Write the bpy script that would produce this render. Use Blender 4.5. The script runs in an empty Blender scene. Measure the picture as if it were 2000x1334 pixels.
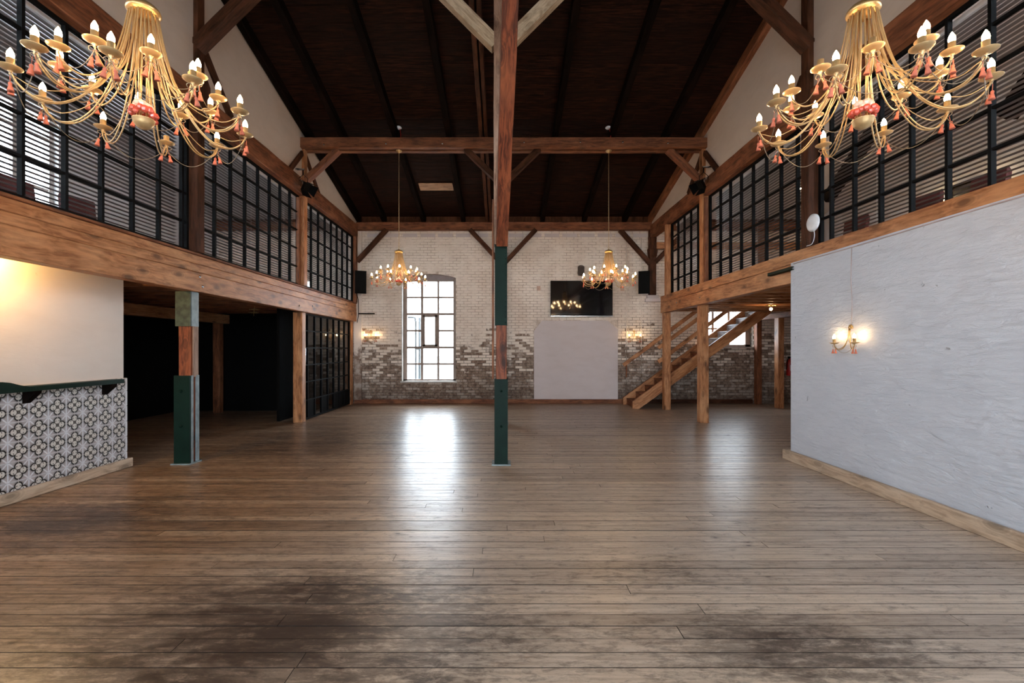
import bpy, math, random
from mathutils import Vector, Matrix
random.seed(11)
PI = math.pi
C = bpy.context.scene.collection
# ---------------------------------------------------------------- camera, sky, exposure
cam_d = bpy.data.cameras.new('camera'); cam = bpy.data.objects.new('camera', cam_d); C.objects.link(cam)
cam.location = (0, 0, 1.35); cam.rotation_euler = (PI/2, 0, 0)
cam_d.sensor_width = 36; cam_d.lens = 16.0; cam_d.shift_x = 0.0075; cam_d.shift_y = 0.0075
cam_d.clip_start = 0.05; cam_d.clip_end = 200
bpy.context.scene.camera = cam
sc = bpy.context.scene
vs = sc.view_settings
vs.view_transform = 'Standard'; vs.look = 'None'; vs.gamma = 1; vs.use_curve_mapping = False
vs.exposure = 0.66
SKY = 13.0
BULB = 115.0
w = bpy.data.worlds.new('overcast sky'); sc.world = w; w.use_nodes = True
w.node_tree.nodes['Background'].inputs[0].default_value = (0.80, 0.90, 1.0, 1)
w.node_tree.nodes['Background'].inputs[1].default_value = SKY
sc.cycles.max_bounces = 8; sc.cycles.diffuse_bounces = 5; sc.cycles.glossy_bounces = 4
sc.cycles.transparent_max_bounces = 24
sc.cycles.sample_clamp_indirect = 8.0

def portal(cx, cy, cz, sx, sz, nrm):
    """a sky portal in a window opening: it only guides the sampling of the sky"""
    d = bpy.data.lights.new('window portal', 'AREA'); d.shape = 'RECTANGLE'; d.size = sx; d.size_y = sz
    d.cycles.is_portal = True
    o = bpy.data.objects.new('window_portal', d); C.objects.link(o); o.location = (cx, cy, cz)
    o.rotation_euler = Vector(nrm).to_track_quat('-Z', 'Z').to_euler()
portal(-1.88, 11.62, 1.9, 1.34, 2.7, (0, -1, 0))
portal(5.48, 11.62, 1.88, 1.39, 0.95, (0, -1, 0))
portal(-7.22, 6.4, 4.25, 1.7, 1.6, (1, 0, 0))
for px_ in (-2.4, 0.0, 2.4):
    portal(px_, -4.15, 1.775, 2.1, 2.75, (0, 1, 0))
portal(-5.5, -4.15, 3.8, 1.8, 1.8, (0, 1, 0))
portal(7.82, 0.2, 4.0, 6.4, 2.2, (-1, 0, 0))
portal(-7.22, 0.4, 4.0, 5.6, 2.0, (1, 0, 0))

# ---------------------------------------------------------------- materials
def newmat(name):
    m = bpy.data.materials.new(name); m.use_nodes = True
    nt = m.node_tree; nt.nodes.clear()
    out = nt.nodes.new('ShaderNodeOutputMaterial')
    return m, nt, out
class G:
    """tiny node graph helper"""
    def __init__(s, nt): s.nt = nt
    def n(s, t, **k):
        x = s.nt.nodes.new(t)
        for a, b in k.items(): setattr(x, a, b)
        return x
    def put(s, sock, v):
        if isinstance(v, bpy.types.NodeSocket): s.nt.links.new(v, sock)
        elif isinstance(v, (tuple, list)):
            sock.default_value = tuple(v) + (1,) if len(v) == 3 and len(sock.default_value) == 4 else v
        else: sock.default_value = v
    def m(s, op, a, b=0.0, c=0.0, clamp=False):
        x = s.n('ShaderNodeMath', operation=op, use_clamp=clamp)
        s.put(x.inputs[0], a); s.put(x.inputs[1], b)
        if len(x.inputs) > 2: s.put(x.inputs[2], c)
        return x.outputs[0]
    def vm(s, op, a, b):
        x = s.n('ShaderNodeVectorMath', operation=op)
        s.put(x.inputs[0], a); s.put(x.inputs[1], b); return x.outputs[0]
    def mix(s, f, a, b, blend='MIX'):
        x = s.n('ShaderNodeMix', data_type='RGBA', blend_type=blend)
        s.put(x.inputs[0], f); s.put(x.inputs[6], a); s.put(x.inputs[7], b)
        return x.outputs[2]
    def noise(s, v, scale, detail=3, rough=0.55, dist=0.0):
        x = s.n('ShaderNodeTexNoise'); s.put(x.inputs['Vector'], v)
        x.inputs['Scale'].default_value = scale; x.inputs['Detail'].default_value = detail
        x.inputs['Roughness'].default_value = rough; x.inputs['Distortion'].default_value = dist
        return x.outputs[0]
    def ramp(s, f, lo, hi):
        """smooth 0..1 between lo and hi"""
        x = s.n('ShaderNodeMapRange', interpolation_type='SMOOTHSTEP'); s.put(x.inputs[0], f)
        x.inputs[1].default_value = lo; x.inputs[2].default_value = hi
        return x.outputs[0]
    def attr(s, name):
        return s.n('ShaderNodeAttribute', attribute_name=name).outputs['Fac']
    def obj(s): return s.n('ShaderNodeTexCoord').outputs['Object']
    def pos(s): return s.n('ShaderNodeNewGeometry').outputs['Position']
    def rnd(s): return s.n('ShaderNodeObjectInfo').outputs['Random']
    def bump(s, h, strength=0.3, dist=0.01):
        x = s.n('ShaderNodeBump'); x.inputs['Strength'].default_value = strength
        x.inputs['Distance'].default_value = dist; s.put(x.inputs['Height'], h); return x.outputs[0]
    def bsdf(s, out, col, rough=0.6, metal=0.0, spec=0.5, normal=None):
        b = s.n('ShaderNodeBsdfPrincipled')
        s.put(b.inputs['Base Color'], col); s.put(b.inputs['Roughness'], rough)
        b.inputs['Metallic'].default_value = metal
        s.put(b.inputs['Specular IOR Level'], spec)
        if normal is not None: s.put(b.inputs['Normal'], normal)
        s.nt.links.new(b.outputs[0], out.inputs[0]); return b
def S(r, g, b):
    f = lambda c: (c/255/12.92) if c/255 <= 0.04045 else ((c/255+0.055)/1.055)**2.4
    return (f(r), f(g), f(b))

def plain(name, col, rough=0.5, metal=0.0, spec=0.5, var=0.12, scale=6.0, bump=0.0):
    m, nt, out = newmat(name); g = G(nt)
    n = g.noise(g.pos(), scale, 4)
    c = g.mix(g.ramp(n, 0.3, 0.7), tuple(x*(1-var) for x in col), tuple(min(1, x*(1+var)) for x in col))
    nb = g.bump(g.noise(g.pos(), scale*5, 3), bump, 0.005) if bump else None
    g.bsdf(out, c, rough, metal, spec, nb); return m

def timber(name, dark, mid, light, rough=0.6, knots=0.55, contrast=1.0, bump=0.25, spec=0.3):
    """wood whose grain runs along the object's own z axis"""
    m, nt, out = newmat(name); g = G(nt)
    off = g.n('ShaderNodeCombineXYZ'); r = g.rnd()
    g.put(off.inputs[0], g.m('MULTIPLY', r, 37.0)); g.put(off.inputs[1], g.m('MULTIPLY', r, 19.0)); g.put(off.inputs[2], g.m('MULTIPLY', r, 53.0))
    p = g.vm('ADD', g.obj(), off.outputs[0])
    ps = g.vm('MULTIPLY', p, (1, 1, 0.10))
    wob = g.noise(g.vm('MULTIPLY', p, (2.0, 2.0, 1.1)), 2.0, 2)
    pw = g.vm('ADD', ps, g.vm('MULTIPLY', g.vm('ADD', wob, (-0.5, -0.5, -0.5)), (0.10, 0.10, 0.10)))
    grain = g.noise(pw, 42, 4, 0.6)
    broad = g.noise(g.vm('MULTIPLY', p, (3, 3, 0.9)), 2.2, 3)
    vor = g.n('ShaderNodeTexVoronoi'); g.put(vor.inputs['Vector'], g.vm('MULTIPLY', p, (5.0, 5.0, 2.3))); vor.inputs['Scale'].default_value = 1.25
    kn = g.m('SUBTRACT', 1.0, g.ramp(vor.outputs['Distance'], 0.07, 0.30))
    ring = g.m('MULTIPLY', g.m('ADD', g.m('SINE', g.m('MULTIPLY', vor.outputs['Distance'], 62.0)), 1.0), 0.12)
    c = g.mix(g.ramp(grain, 0.5-0.22/contrast, 0.5+0.22/contrast), dark, mid)
    c = g.mix(g.m('MULTIPLY', g.ramp(broad, 0.42, 0.72), 0.65), c, light)
    c = g.mix(g.m('MULTIPLY', kn, knots), c, tuple(x*0.28 for x in dark))
    c = g.mix(g.m('MULTIPLY', g.m('MULTIPLY', ring, g.ramp(vor.outputs['Distance'], 0.5, 0.2)), contrast), c, tuple(x*0.4 for x in dark))
    stain = g.noise(g.vm('MULTIPLY', p, (4, 4, 1.6)), 2.6, 5, 0.7)
    c = g.mix(g.m('MULTIPLY', g.ramp(stain, 0.55, 0.75), 0.32), c, tuple(x*0.45 for x in dark))
    g.bsdf(out, c, rough, 0, spec, g.bump(grain, bump, 0.006)); return m

M = {}
M['orange_timber'] = timber('orange stained timber', S(128, 78, 46), S(188, 128, 84), S(208, 154, 110), 0.5, 0.75)
M['pale_timber'] = timber('pale planed timber', S(140, 104, 76), S(182, 140, 104), S(205, 165, 128), 0.55)
M['brown_timber'] = timber('old brown timber', S(78, 43, 26), S(134, 80, 50), S(160, 104, 70), 0.65)
M['dark_timber'] = timber('dark old timber', S(46, 26, 17), S(80, 47, 31), S(102, 64, 44), 0.7, spec=0.15)
M['black_timber'] = timber('blackened timber', S(8, 5, 4), S(20, 12, 9), S(32, 20, 15), 0.8, spec=0.05)
M['red_timber'] = timber('red grained timber', S(70, 31, 17), S(124, 64, 38), S(148, 84, 52), 0.6, 0.8, 1.8)
M['bleached_timber'] = timber('bleached timber', S(150, 128, 104), S(205, 185, 158), S(222, 206, 182), 0.6)
M['skirting_wood'] = timber('pale skirting wood', S(158, 134, 112), S(200, 174, 148), S(214, 192, 168), 0.55)
M['glare_wood'] = timber('glare whitened wood', S(150, 146, 148), S(200, 198, 202), S(216, 214, 218), 0.5)  # window glare on the upper steps, painted in as a pale wood colour
M['old_pale'] = timber('weathered pale timber', S(110, 82, 66), S(160, 128, 108), S(176, 148, 130), 0.6)
M['green_metal'] = plain('dark green painted steel', S(11, 32, 25), 0.55, 0, 0.12, 0.15, 9, 0.05)
M['green_worn'] = plain('worn green painted steel', S(56, 64, 52), 0.5, 0, 0.3, 0.45, 14, 0.1)
M['blue_grey_metal'] = plain('blue grey painted steel', S(126, 140, 144), 0.45, 0, 0.4, 0.2, 14, 0.08)
M['dark_green'] = plain('dark green lacquer', S(14, 36, 29), 0.5, 0, 0.2)
M['black_metal'] = plain('black painted steel', S(14, 14, 15), 0.7, 0, 0.08)
M['black_plastic'] = plain('black plastic', S(10, 10, 11), 0.75, 0, 0.06)
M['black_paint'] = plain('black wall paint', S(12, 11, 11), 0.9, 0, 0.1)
M['chrome'] = plain('bright steel', S(190, 195, 200), 0.2, 1.0)
M['white_plastic'] = plain('white plastic', S(225, 226, 230), 0.4)
M['white_frame'] = plain('white painted wood', S(190, 184, 178), 0.5)
M['window_wood'] = plain('grey brown window wood', S(142, 126, 116), 0.6, 0, 0.2)
M['red_paint'] = plain('red lacquer', S(170, 24, 18), 0.3)
M['maroon'] = plain('maroon fabric', S(84, 40, 40), 0.85)
M['slat'] = plain('light grey blind slat', S(112, 112, 115), 0.45, 0, 0.4, 0.04)
M['gallery_wall'] = plain('gallery white wall', S(214, 214, 216), 0.85, 0, 0.2, 0.03)
M['blue_plaster'] = plain('cool white plaster', S(205, 207, 214), 0.75, 0, 0.3, 0.03, 2, 0)
M['ground'] = plain('pale concrete ground', S(190, 190, 186), 0.9)
M['pipe_grey'] = plain('grey zinc pipe', S(60, 68, 74), 0.5, 0.3)
M['gold'] = plain('champagne gold paint', (0.55, 0.36, 0.15), 0.32, 0.75, 0.5, 0.08, 30)
M['gold_pale'] = plain('pale brushed gold', (0.60, 0.42, 0.21), 0.36, 0.7, 0.5, 0.08, 30)
M['wire'] = plain('dull bronze wire', (0.30, 0.24, 0.17), 0.4, 0.7)
M['tassel'] = plain('salmon pink tassel', S(196, 112, 90), 0.8, 0, 0.2, 0.15, 40)
M['crystal_red'] = plain('salmon glass petal', S(200, 86, 70), 0.12, 0, 0.9)
M['crystal_pale'] = plain('pale pink glass petal', S(232, 200, 184), 0.1, 0, 1.0)
M['cable'] = plain('pinkish white cable', S(176, 160, 158), 0.6)
M['plug'] = plain('peach socket cover', S(196, 160, 138), 0.5)

# right hand wall: lumpy painted masonry
def plaster(name, col, dark, bumpy, scale=3.0):
    m, nt, out = newmat(name); g = G(nt); p = g.pos()
    n1 = g.noise(g.vm('MULTIPLY', p, (1, 1, 2.2)), scale, 5, 0.6, 0.6)
    n2 = g.noise(g.vm('MULTIPLY', p, (6, 2.2, 9)), 3.0, 6, 0.7, 0.8)
    pits = g.ramp(g.noise(p, 9, 3, 0.5), 0.73, 0.80)
    c = g.mix(g.m('MULTIPLY', g.ramp(n1, 0.35, 0.75), 0.5), col, dark)
    c = g.mix(g.m('MULTIPLY', pits, 0.35), c, tuple(x*0.4 for x in col))
    h = g.m('ADD', g.m('MULTIPLY', n1, 0.6), g.m('SUBTRACT', g.m('MULTIPLY', n2, 0.5), g.m('MULTIPLY', pits, 0.5)))
    g.bsdf(out, c, 0.8, 0, 0.25, g.bump(h, bumpy, 0.03)); return m
M['right_plaster'] = plaster('lumpy white painted masonry', S(206, 209, 217), S(192, 195, 204), 1.0)
M['left_plaster'] = plaster('smooth cream plaster', S(212, 203, 196), S(205, 195, 188), 0.12)
M['upper_plaster'] = plaster('warm white upper wall', S(200, 183, 169), S(188, 170, 155), 0.10)
M['panel_plaster'] = plaster('smooth pinkish plaster panel', S(206, 194, 192), S(196, 182, 178), 0.08)

# floor boards: world position places the darker patches, the attribute rnd shades each board
def floor_mat():
    m, nt, out = newmat('worn wooden floor boards'); g = G(nt); p = g.pos(); r = g.attr('rnd')
    sh = g.n('ShaderNodeCombineXYZ'); g.put(sh.inputs[0], g.m('MULTIPLY', r, 31.0)); g.put(sh.inputs[2], g.m('MULTIPLY', r, 7.0))
    pr = g.vm('ADD', p, sh.outputs[0])
    grain = g.noise(g.vm('MULTIPLY', pr, (0.7, 13, 1)), 4.0, 5, 0.6, 0.5)
    fine = g.noise(g.vm('MULTIPLY', pr, (9, 30, 1)), 4.0, 5, 0.75)
    big = g.noise(p, 0.42, 3, 0.55, 0.3)
    med = g.noise(g.vm('MULTIPLY', g.vm('ADD', p, g.vm('MULTIPLY', sh.outputs[0], (0.010, 0, 0.02))), (1.0, 2.2, 1)), 1.7, 9, 0.72, 0.5)
    mott = g.noise(g.vm('MULTIPLY', pr, (1.0, 2.4, 1)), 9.0, 8, 0.78, 0.4)
    blot = g.noise(g.vm('MULTIPLY', pr, (1.2, 4.5, 1)), 2.6, 6, 0.72, 0.8)
    sep = g.n('ShaderNodeSeparateXYZ'); g.put(sep.inputs[0], p); X, Y = sep.outputs[0], sep.outputs[1]
    bleached = g.mix(g.ramp(grain, 0.25, 0.75), S(172, 151, 132), S(218, 200, 181))
    brown = g.mix(g.ramp(grain, 0.25, 0.75), S(104, 76, 55), S(180, 140, 104))
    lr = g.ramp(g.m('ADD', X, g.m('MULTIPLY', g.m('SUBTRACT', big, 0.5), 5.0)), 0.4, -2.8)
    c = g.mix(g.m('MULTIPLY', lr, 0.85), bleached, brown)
    far = g.ramp(g.m('ADD', Y, g.m('MULTIPLY', g.m('SUBTRACT', big, 0.5), 5.0)), 3.0, 8.5)
    c = g.mix(g.m('MULTIPLY', far, 0.5), c, g.mix(g.ramp(grain, 0.3, 0.7), S(106, 82, 66), S(162, 134, 112)))
    # every board has its own tone
    c = g.mix(g.ramp(r, 0.45, 1.0), c, g.mix(0.30, c, S(96, 72, 56)))
    c = g.mix(g.ramp(r, 0.35, 0.0), c, g.mix(0.22, c, S(240, 214, 184)))
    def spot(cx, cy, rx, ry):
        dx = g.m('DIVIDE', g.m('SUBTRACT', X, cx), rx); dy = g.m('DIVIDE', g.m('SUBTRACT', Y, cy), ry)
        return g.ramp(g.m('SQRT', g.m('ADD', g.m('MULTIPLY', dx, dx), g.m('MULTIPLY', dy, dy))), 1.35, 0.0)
    dark_patch = g.m('ADD', g.m('MULTIPLY', lr, 0.06), g.m('MULTIPLY', spot(-0.95, 2.15, 1.3, 0.75), 0.22))  # darkens the boards inside set ellipses
    dark_patch = g.m('ADD', dark_patch, g.m('MULTIPLY', spot(-3.3, 3.6, 0.9, 0.6), 0.17))
    dark_patch = g.m('ADD', dark_patch, g.m('MULTIPLY', spot(1.25, 2.05, 0.9, 0.35), 0.20))
    dark_patch = g.m('ADD', dark_patch, g.m('MULTIPLY', spot(-2.6, 6.6, 1.4, 1.3), 0.12))
    dark_patch = g.m('ADD', dark_patch, g.m('MULTIPLY', spot(0.9, 2.75, 0.7, 0.25), 0.10))
    d1 = g.ramp(g.m('ADD', med, dark_patch), 0.54, 0.80)
    dm = g.ramp(g.m('ADD', mott, g.m('MULTIPLY', dark_patch, 0.7)), 0.50, 0.68)
    d2 = g.ramp(g.m('ADD', blot, g.m('MULTIPLY', dark_patch, 0.6)), 0.58, 0.76)
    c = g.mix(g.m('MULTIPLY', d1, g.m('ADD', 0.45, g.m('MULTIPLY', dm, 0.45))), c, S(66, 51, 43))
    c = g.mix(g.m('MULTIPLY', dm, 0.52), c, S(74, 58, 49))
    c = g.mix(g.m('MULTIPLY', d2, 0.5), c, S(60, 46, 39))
    c = g.mix(g.m('MULTIPLY', g.ramp(fine, 0.56, 0.70), 0.38), c, S(66, 50, 42))
    vor = g.n('ShaderNodeTexVoronoi'); g.put(vor.inputs['Vector'], g.vm('MULTIPLY', pr, (1.0, 2.0, 1))); vor.inputs['Scale'].default_value = 2.4
    k = g.m('SUBTRACT', 1.0, g.ramp(vor.outputs['Distance'], 0.025, 0.06)); k2 = g.m('SUBTRACT', 1.0, g.ramp(vor.outputs['Distance'], 0.05, 0.14))
    c = g.mix(g.m('MULTIPLY', k2, 0.35), c, S(84, 58, 44))
    c = g.mix(g.m('MULTIPLY', k, 0.85), c, S(58, 32, 25))
    rough = g.m('ADD', 0.28, g.m('MULTIPLY', g.ramp(mott, 0.35, 0.7), 0.16))
    h = g.m('ADD', g.m('MULTIPLY', grain, 0.5), g.m('MULTIPLY', fine, 0.3))
    g.bsdf(out, c, rough, 0, 0.42, g.bump(h, 0.14, 0.004)); return m
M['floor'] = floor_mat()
M['floor_gap'] = plain('dirt in the floor joints', S(22, 16, 13), 0.9)

# bricks: whitewash above, bare and sooty below
def brick_mat(name, mortar):
    m, nt, out = newmat(name); g = G(nt); p = g.pos()
    sep = g.n('ShaderNodeSeparateXYZ'); g.put(sep.inputs[0], p); X, Z = sep.outputs[0], sep.outputs[2]
    n = g.noise(p, 1.3, 4, 0.6); n2 = g.noise(p, 14, 4, 0.65); n3 = g.noise(p, 5, 4, 0.6)
    # right of the panel the whitewash wears off higher up
    rz = g.m('MULTIPLY', g.ramp(X, 2.6, 3.0), 0.75 if mortar else 0.12)
    zz = g.m('SUBTRACT', g.m('ADD', Z, g.m('MULTIPLY', g.m('SUBTRACT', n, 0.5), 1.6)), rz)
    if mortar:
        pm = g.ramp(g.m('ADD', zz, g.m('MULTIPLY', g.m('SUBTRACT', n3, 0.5), 0.5)), 1.18, 1.34)
        bare = g.mix(g.ramp(n2, 0.3, 0.7), S(84, 72, 64), S(140, 126, 114))
    else:
        r = g.attr('rnd')
        pm = g.ramp(g.m('ADD', g.m('ADD', zz, g.m('MULTIPLY', g.m('SUBTRACT', r, 0.5), 1.2)), g.m('MULTIPLY', g.m('SUBTRACT', n2, 0.5), 0.5)), 1.12, 1.30)
        bare = g.mix(g.ramp(n2, 0.3, 0.7), S(112, 92, 80), S(172, 152, 136))
        bare = g.mix(g.m('MULTIPLY', r, 0.6), bare, S(116, 88, 72))
        bare = g.mix(g.m('MULTIPLY', g.ramp(g.m('ADD', n3, g.m('MULTIPLY', r, 0.3)), 0.62, 0.78), 0.8), bare, S(196, 182, 170))
    soot = g.ramp(g.m('ADD', Z, g.m('MULTIPLY', n, 0.8)), 1.3, 0.25)
    bare = g.mix(g.m('MULTIPLY', soot, 0.5), bare, S(58, 44, 38))
    white = g.mix(g.ramp(n, 0.35, 0.7), S(236, 224, 212), S(218, 202, 188))
    if mortar: white = g.mix(g.ramp(n3, 0.35, 0.6), white, S(182, 163, 148))
    white = g.mix(g.m('MULTIPLY', g.ramp(n2, 0.66, 0.74), 0.5), white, S(120, 100, 88))
    c = g.mix(pm, bare, white)
    g.bsdf(out, c, 0.8, 0, 0.25, g.bump(n2, 0.35, 0.006)); return m
M['brick'] = brick_mat('whitewashed old brick', False)
M['mortar'] = brick_mat('old mortar', True)

def board_mat():
    m, nt, out = newmat('dark ceiling boards'); g = G(nt); p = g.pos(); r = g.attr('rnd')
    sh = g.n('ShaderNodeCombineXYZ'); g.put(sh.inputs[0], g.m('MULTIPLY', r, 31.0))
    pr = g.vm('ADD', p, sh.outputs[0])
    n = g.noise(g.vm('MULTIPLY', pr, (1.2, 14, 14)), 3, 5, 0.65)
    c = g.mix(g.ramp(n, 0.35, 0.75), S(15, 9, 7), S(60, 33, 23))
    c = g.mix(g.m('MULTIPLY', r, 0.6), c, S(26, 15, 12))
    g.bsdf(out, c, 0.75, 0, 0.08, g.bump(n, 0.3, 0.006)); return m
M['ceiling_board'] = board_mat()

def tile_mat():
    """printed cement tile: scrolled four-lobed motif, stars at the corners"""
    m, nt, out = newmat('patterned cement tile'); g = G(nt)
    sep = g.n('ShaderNodeSeparateXYZ'); g.put(sep.inputs[0], g.obj())
    H = 0.0885
    u = g.m('DIVIDE', g.m('ABSOLUTE', sep.outputs[1]), H); v = g.m('DIVIDE', g.m('ABSOLUTE', sep.outputs[2]), H)
    a = g.m('MAXIMUM', u, v); b = g.m('MINIMUM', u, v)
    def dist(cx, cy):
        dx = g.m('SUBTRACT', a, cx); dy = g.m('SUBTRACT', b, cy)
        return g.m('SQRT', g.m('ADD', g.m('MULTIPLY', dx, dx), g.m('MULTIPLY', dy, dy)))
    sd = g.m('SUBTRACT', dist(0.46, 0.0), 0.36)
    def ring(dv, w): return g.m('SUBTRACT', 1.0, g.ramp(g.m('ABSOLUTE', dv), w*0.6, w*1.3))
    light = S(206, 200, 192)
    # star of eight rays round each corner
    pu = g.m('SUBTRACT', 1.0, a); pv = g.m('SUBTRACT', 1.0, b)
    rays = g.m('MINIMUM', g.m('MINIMUM', pu, pv), g.m('MULTIPLY', g.m('ABSOLUTE', g.m('SUBTRACT', pu, pv)), 0.7))
    star = g.m('SUBTRACT', 1.0, g.ramp(rays, 0.035, 0.10))
    ground = g.mix(star, S(172, 164, 164), S(214, 214, 218))
    halo = g.m('SUBTRACT', 1.0, g.ramp(sd, 0.03, 0.26))
    c = g.mix(g.m('MULTIPLY', halo, 0.6), ground, S(96, 94, 92))
    inside = g.m('SUBTRACT', 1.0, g.ramp(sd, -0.02, 0.0))
    core = g.m('SUBTRACT', 1.0, g.ramp(g.m('ADD', a, b), 0.5, 0.56))
    c = g.mix(g.m('MAXIMUM', inside, core), c, light)
    c = g.mix(ring(sd, 0.07), c, S(22, 22, 22))
    inner = g.m('MULTIPLY', g.m('MULTIPLY', ring(g.m('SUBTRACT', dist(0.40, 0.15), 0.085), 0.03), g.ramp(b, 0.07, 0.11)), g.ramp(a, 0.34, 0.42))
    c = g.mix(inner, c, S(34, 34, 34))
    c = g.mix(g.m('MULTIPLY', ring(g.m('SUBTRACT', a, b), 0.03), g.m('MULTIPLY', g.ramp(a, 0.34, 0.32), g.ramp(a, 0.20, 0.23))), c, S(34, 34, 34))
    c = g.mix(g.m('MULTIPLY', ring(g.m('SUBTRACT', a, b), 0.03), g.ramp(a, 0.26, 0.2)), c, S(120, 112, 104))
    bar = g.m('MULTIPLY', g.m('SUBTRACT', 1.0, g.ramp(b, 0.02, 0.035)), g.ramp(a, 0.78, 0.82))
    c = g.mix(bar, c, light)
    g.bsdf(out, c, 0.4, 0, 0.4); return m
M['tile'] = tile_mat()
M['grout'] = plain('pale grout', S(170, 166, 160), 0.9)

def glass_mat(name, tint, rough=0.0, ior=1.45, dirt=0.0):
    m, nt, out = newmat(name); g = G(nt)
    t = g.n('ShaderNodeBsdfTransparent'); t.inputs[0].default_value = tint + (1,)
    gl = g.n('ShaderNodeBsdfGlossy'); gl.inputs['Roughness'].default_value = rough
    lw = g.n('ShaderNodeLayerWeight'); lw.inputs[0].default_value = 0.5     # Schlick, the same from both sides
    f0 = ((ior-1)/(ior+1))**2
    f = g.m('ADD', f0, g.m('MULTIPLY', g.m('POWER', lw.outputs['Facing'], 5.0), 1-f0))
    mx = g.n('ShaderNodeMixShader'); nt.links.new(f, mx.inputs[0])
    nt.links.new(t.outputs[0], mx.inputs[1]); nt.links.new(gl.outputs[0], mx.inputs[2])
    last = mx.outputs[0]
    nt.links.new(last, out.inputs[0]); return m
M['glass'] = glass_mat('window glass', (0.97, 0.98, 0.98))
M['dark_glass'] = glass_mat('grey tinted glass', (0.55, 0.58, 0.60), 0.0, 1.6)
M['screen_glass'] = glass_mat('gallery glass', (0.93, 0.95, 0.96), 0.0, 1.5)
M['crystal'] = glass_mat('clear crystal bead', (0.9, 0.88, 0.85), 0.05, 1.9)
m, nt, out = newmat('tv screen'); g = G(nt); g.bsdf(out, (0.004, 0.004, 0.005), 0.06, 0, 0.6); M['tv_screen'] = m
def glow(name, col, strength):
    m, nt, out = newmat(name); g = G(nt); e = g.n('ShaderNodeEmission')
    e.inputs[0].default_value = col + (1,); e.inputs[1].default_value = strength
    nt.links.new(e.outputs[0], out.inputs[0]); return m
M['bulb'] = glow('glowing candle bulb', (1.0, 0.62, 0.30), BULB)
M['bulb_strong'] = glow('glowing wall candle bulb', (1.0, 0.66, 0.34), BULB*0.65)
M['lamp_glow'] = glow('glowing warm lamp', (1.0, 0.70, 0.36), 60.0)

# ---------------------------------------------------------------- mesh helpers
class MB:
    def __init__(s): s.v = []; s.f = []; s.r = []; s.smooth = False
    def add(s, vs, fs, r=0.5):
        o = len(s.v); s.v += [tuple(v) for v in vs]; s.f += [tuple(i+o for i in f) for f in fs]; s.r += [r]*len(fs); return s
    def box(s, a, b, r=0.5):
        x0, y0, z0 = a; x1, y1, z1 = b
        return s.add([(x0,y0,z0),(x1,y0,z0),(x1,y1,z0),(x0,y1,z0),(x0,y0,z1),(x1,y0,z1),(x1,y1,z1),(x0,y1,z1)],
                     [(0,3,2,1),(4,5,6,7),(0,1,5,4),(1,2,6,5),(2,3,7,6),(3,0,4,7)], r)
    def tube(s, pts, rad, n=8, closed=False, cap=True):
        P = [Vector(p) for p in pts]; L = len(P)
        rr = rad if isinstance(rad, (list, tuple)) else [rad]*L
        T = []
        for i in range(L):
            a = P[i-1] if (i or closed) else P[0]; b = P[(i+1) % L] if (i < L-1 or closed) else P[-1]
            T.append((b-a).normalized())
        ref = Vector((0, 0, 1)) if abs(T[0].z) < 0.9 else Vector((1, 0, 0))
        u = T[0].cross(ref).normalized(); vs = []
        for i in range(L):
            u = (u - T[i]*u.dot(T[i])).normalized(); w_ = T[i].cross(u)
            for k in range(n):
                a = 2*PI*k/n; vs.append(P[i] + (u*math.cos(a)+w_*math.sin(a))*rr[i])
        fs = []
        for i in range(L if closed else L-1):
            j = (i+1) % L
            for k in range(n): fs.append((i*n+k, i*n+(k+1) % n, j*n+(k+1) % n, j*n+k))
        if cap and not closed: fs += [tuple(range(n))[::-1], tuple((L-1)*n+k for k in range(n))]
        return s.add(vs, fs)
    def lathe(s, prof, n=12, c=(0, 0, 0), axis='z'):
        vs = []
        for (r, z) in prof:
            for k in range(n):
                a = 2*PI*k/n; x, y = r*math.cos(a), r*math.sin(a)
                q = (x, y, z) if axis == 'z' else ((z, x, y) if axis == 'x' else (x, z, y))
                vs.append((q[0]+c[0], q[1]+c[1], q[2]+c[2]))
        fs = [(i*n+k, i*n+(k+1) % n, (i+1)*n+(k+1) % n, (i+1)*n+k) for i in range(len(prof)-1) for k in range(n)]
        return s.add(vs, fs)
    def prism(s, poly, t0, t1, axis='x'):
        """poly in the two remaining axes, extruded along axis"""
        mk = {'x': lambda p, t: (t, p[0], p[1]), 'y': lambda p, t: (p[0], t, p[1]), 'z': lambda p, t: (p[0], p[1], t)}[axis]
        n = len(poly); vs = [mk(p, t0) for p in poly] + [mk(p, t1) for p in poly]
        return s.add(vs, [tuple(range(n))[::-1], tuple(range(n, 2*n))] + [(i, (i+1) % n, n+(i+1) % n, n+i) for i in range(n)])
    def mesh(s, name, mat, off=(0, 0, 0), smooth=False):
        me = bpy.data.meshes.new(name)
        me.from_pydata([(v[0]-off[0], v[1]-off[1], v[2]-off[2]) for v in s.v], [], s.f)
        me.materials.append(mat)
        a = me.attributes.new('rnd', 'FLOAT', 'FACE'); a.data.foreach_set('value', s.r)
        if smooth: me.polygons.foreach_set('use_smooth', [True]*len(me.polygons))
        me.update(); return me
    def build(s, name, mat, parent=None, smooth=False, origin=None):
        """verts are world coordinates; origin is where the object's own origin goes"""
        mat = M[mat] if isinstance(mat, str) else mat
        pl = Vector(PLOC.get(parent.name, (0, 0, 0))) if parent else Vector((0, 0, 0))
        og = Vector(origin) if origin is not None else pl
        o = bpy.data.objects.new(name, s.mesh(name, mat, og, smooth)); C.objects.link(o)
        if parent: o.parent = parent
        o.location = og - pl
        PLOC[o.name] = tuple(og)
        return o
    def dirty_sides(s, me):
        me.materials.append(M['floor_gap'])
        for p in me.polygons:
            if abs(p.normal.z) < 0.5: p.material_index = 1
PLOC = {}
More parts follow.
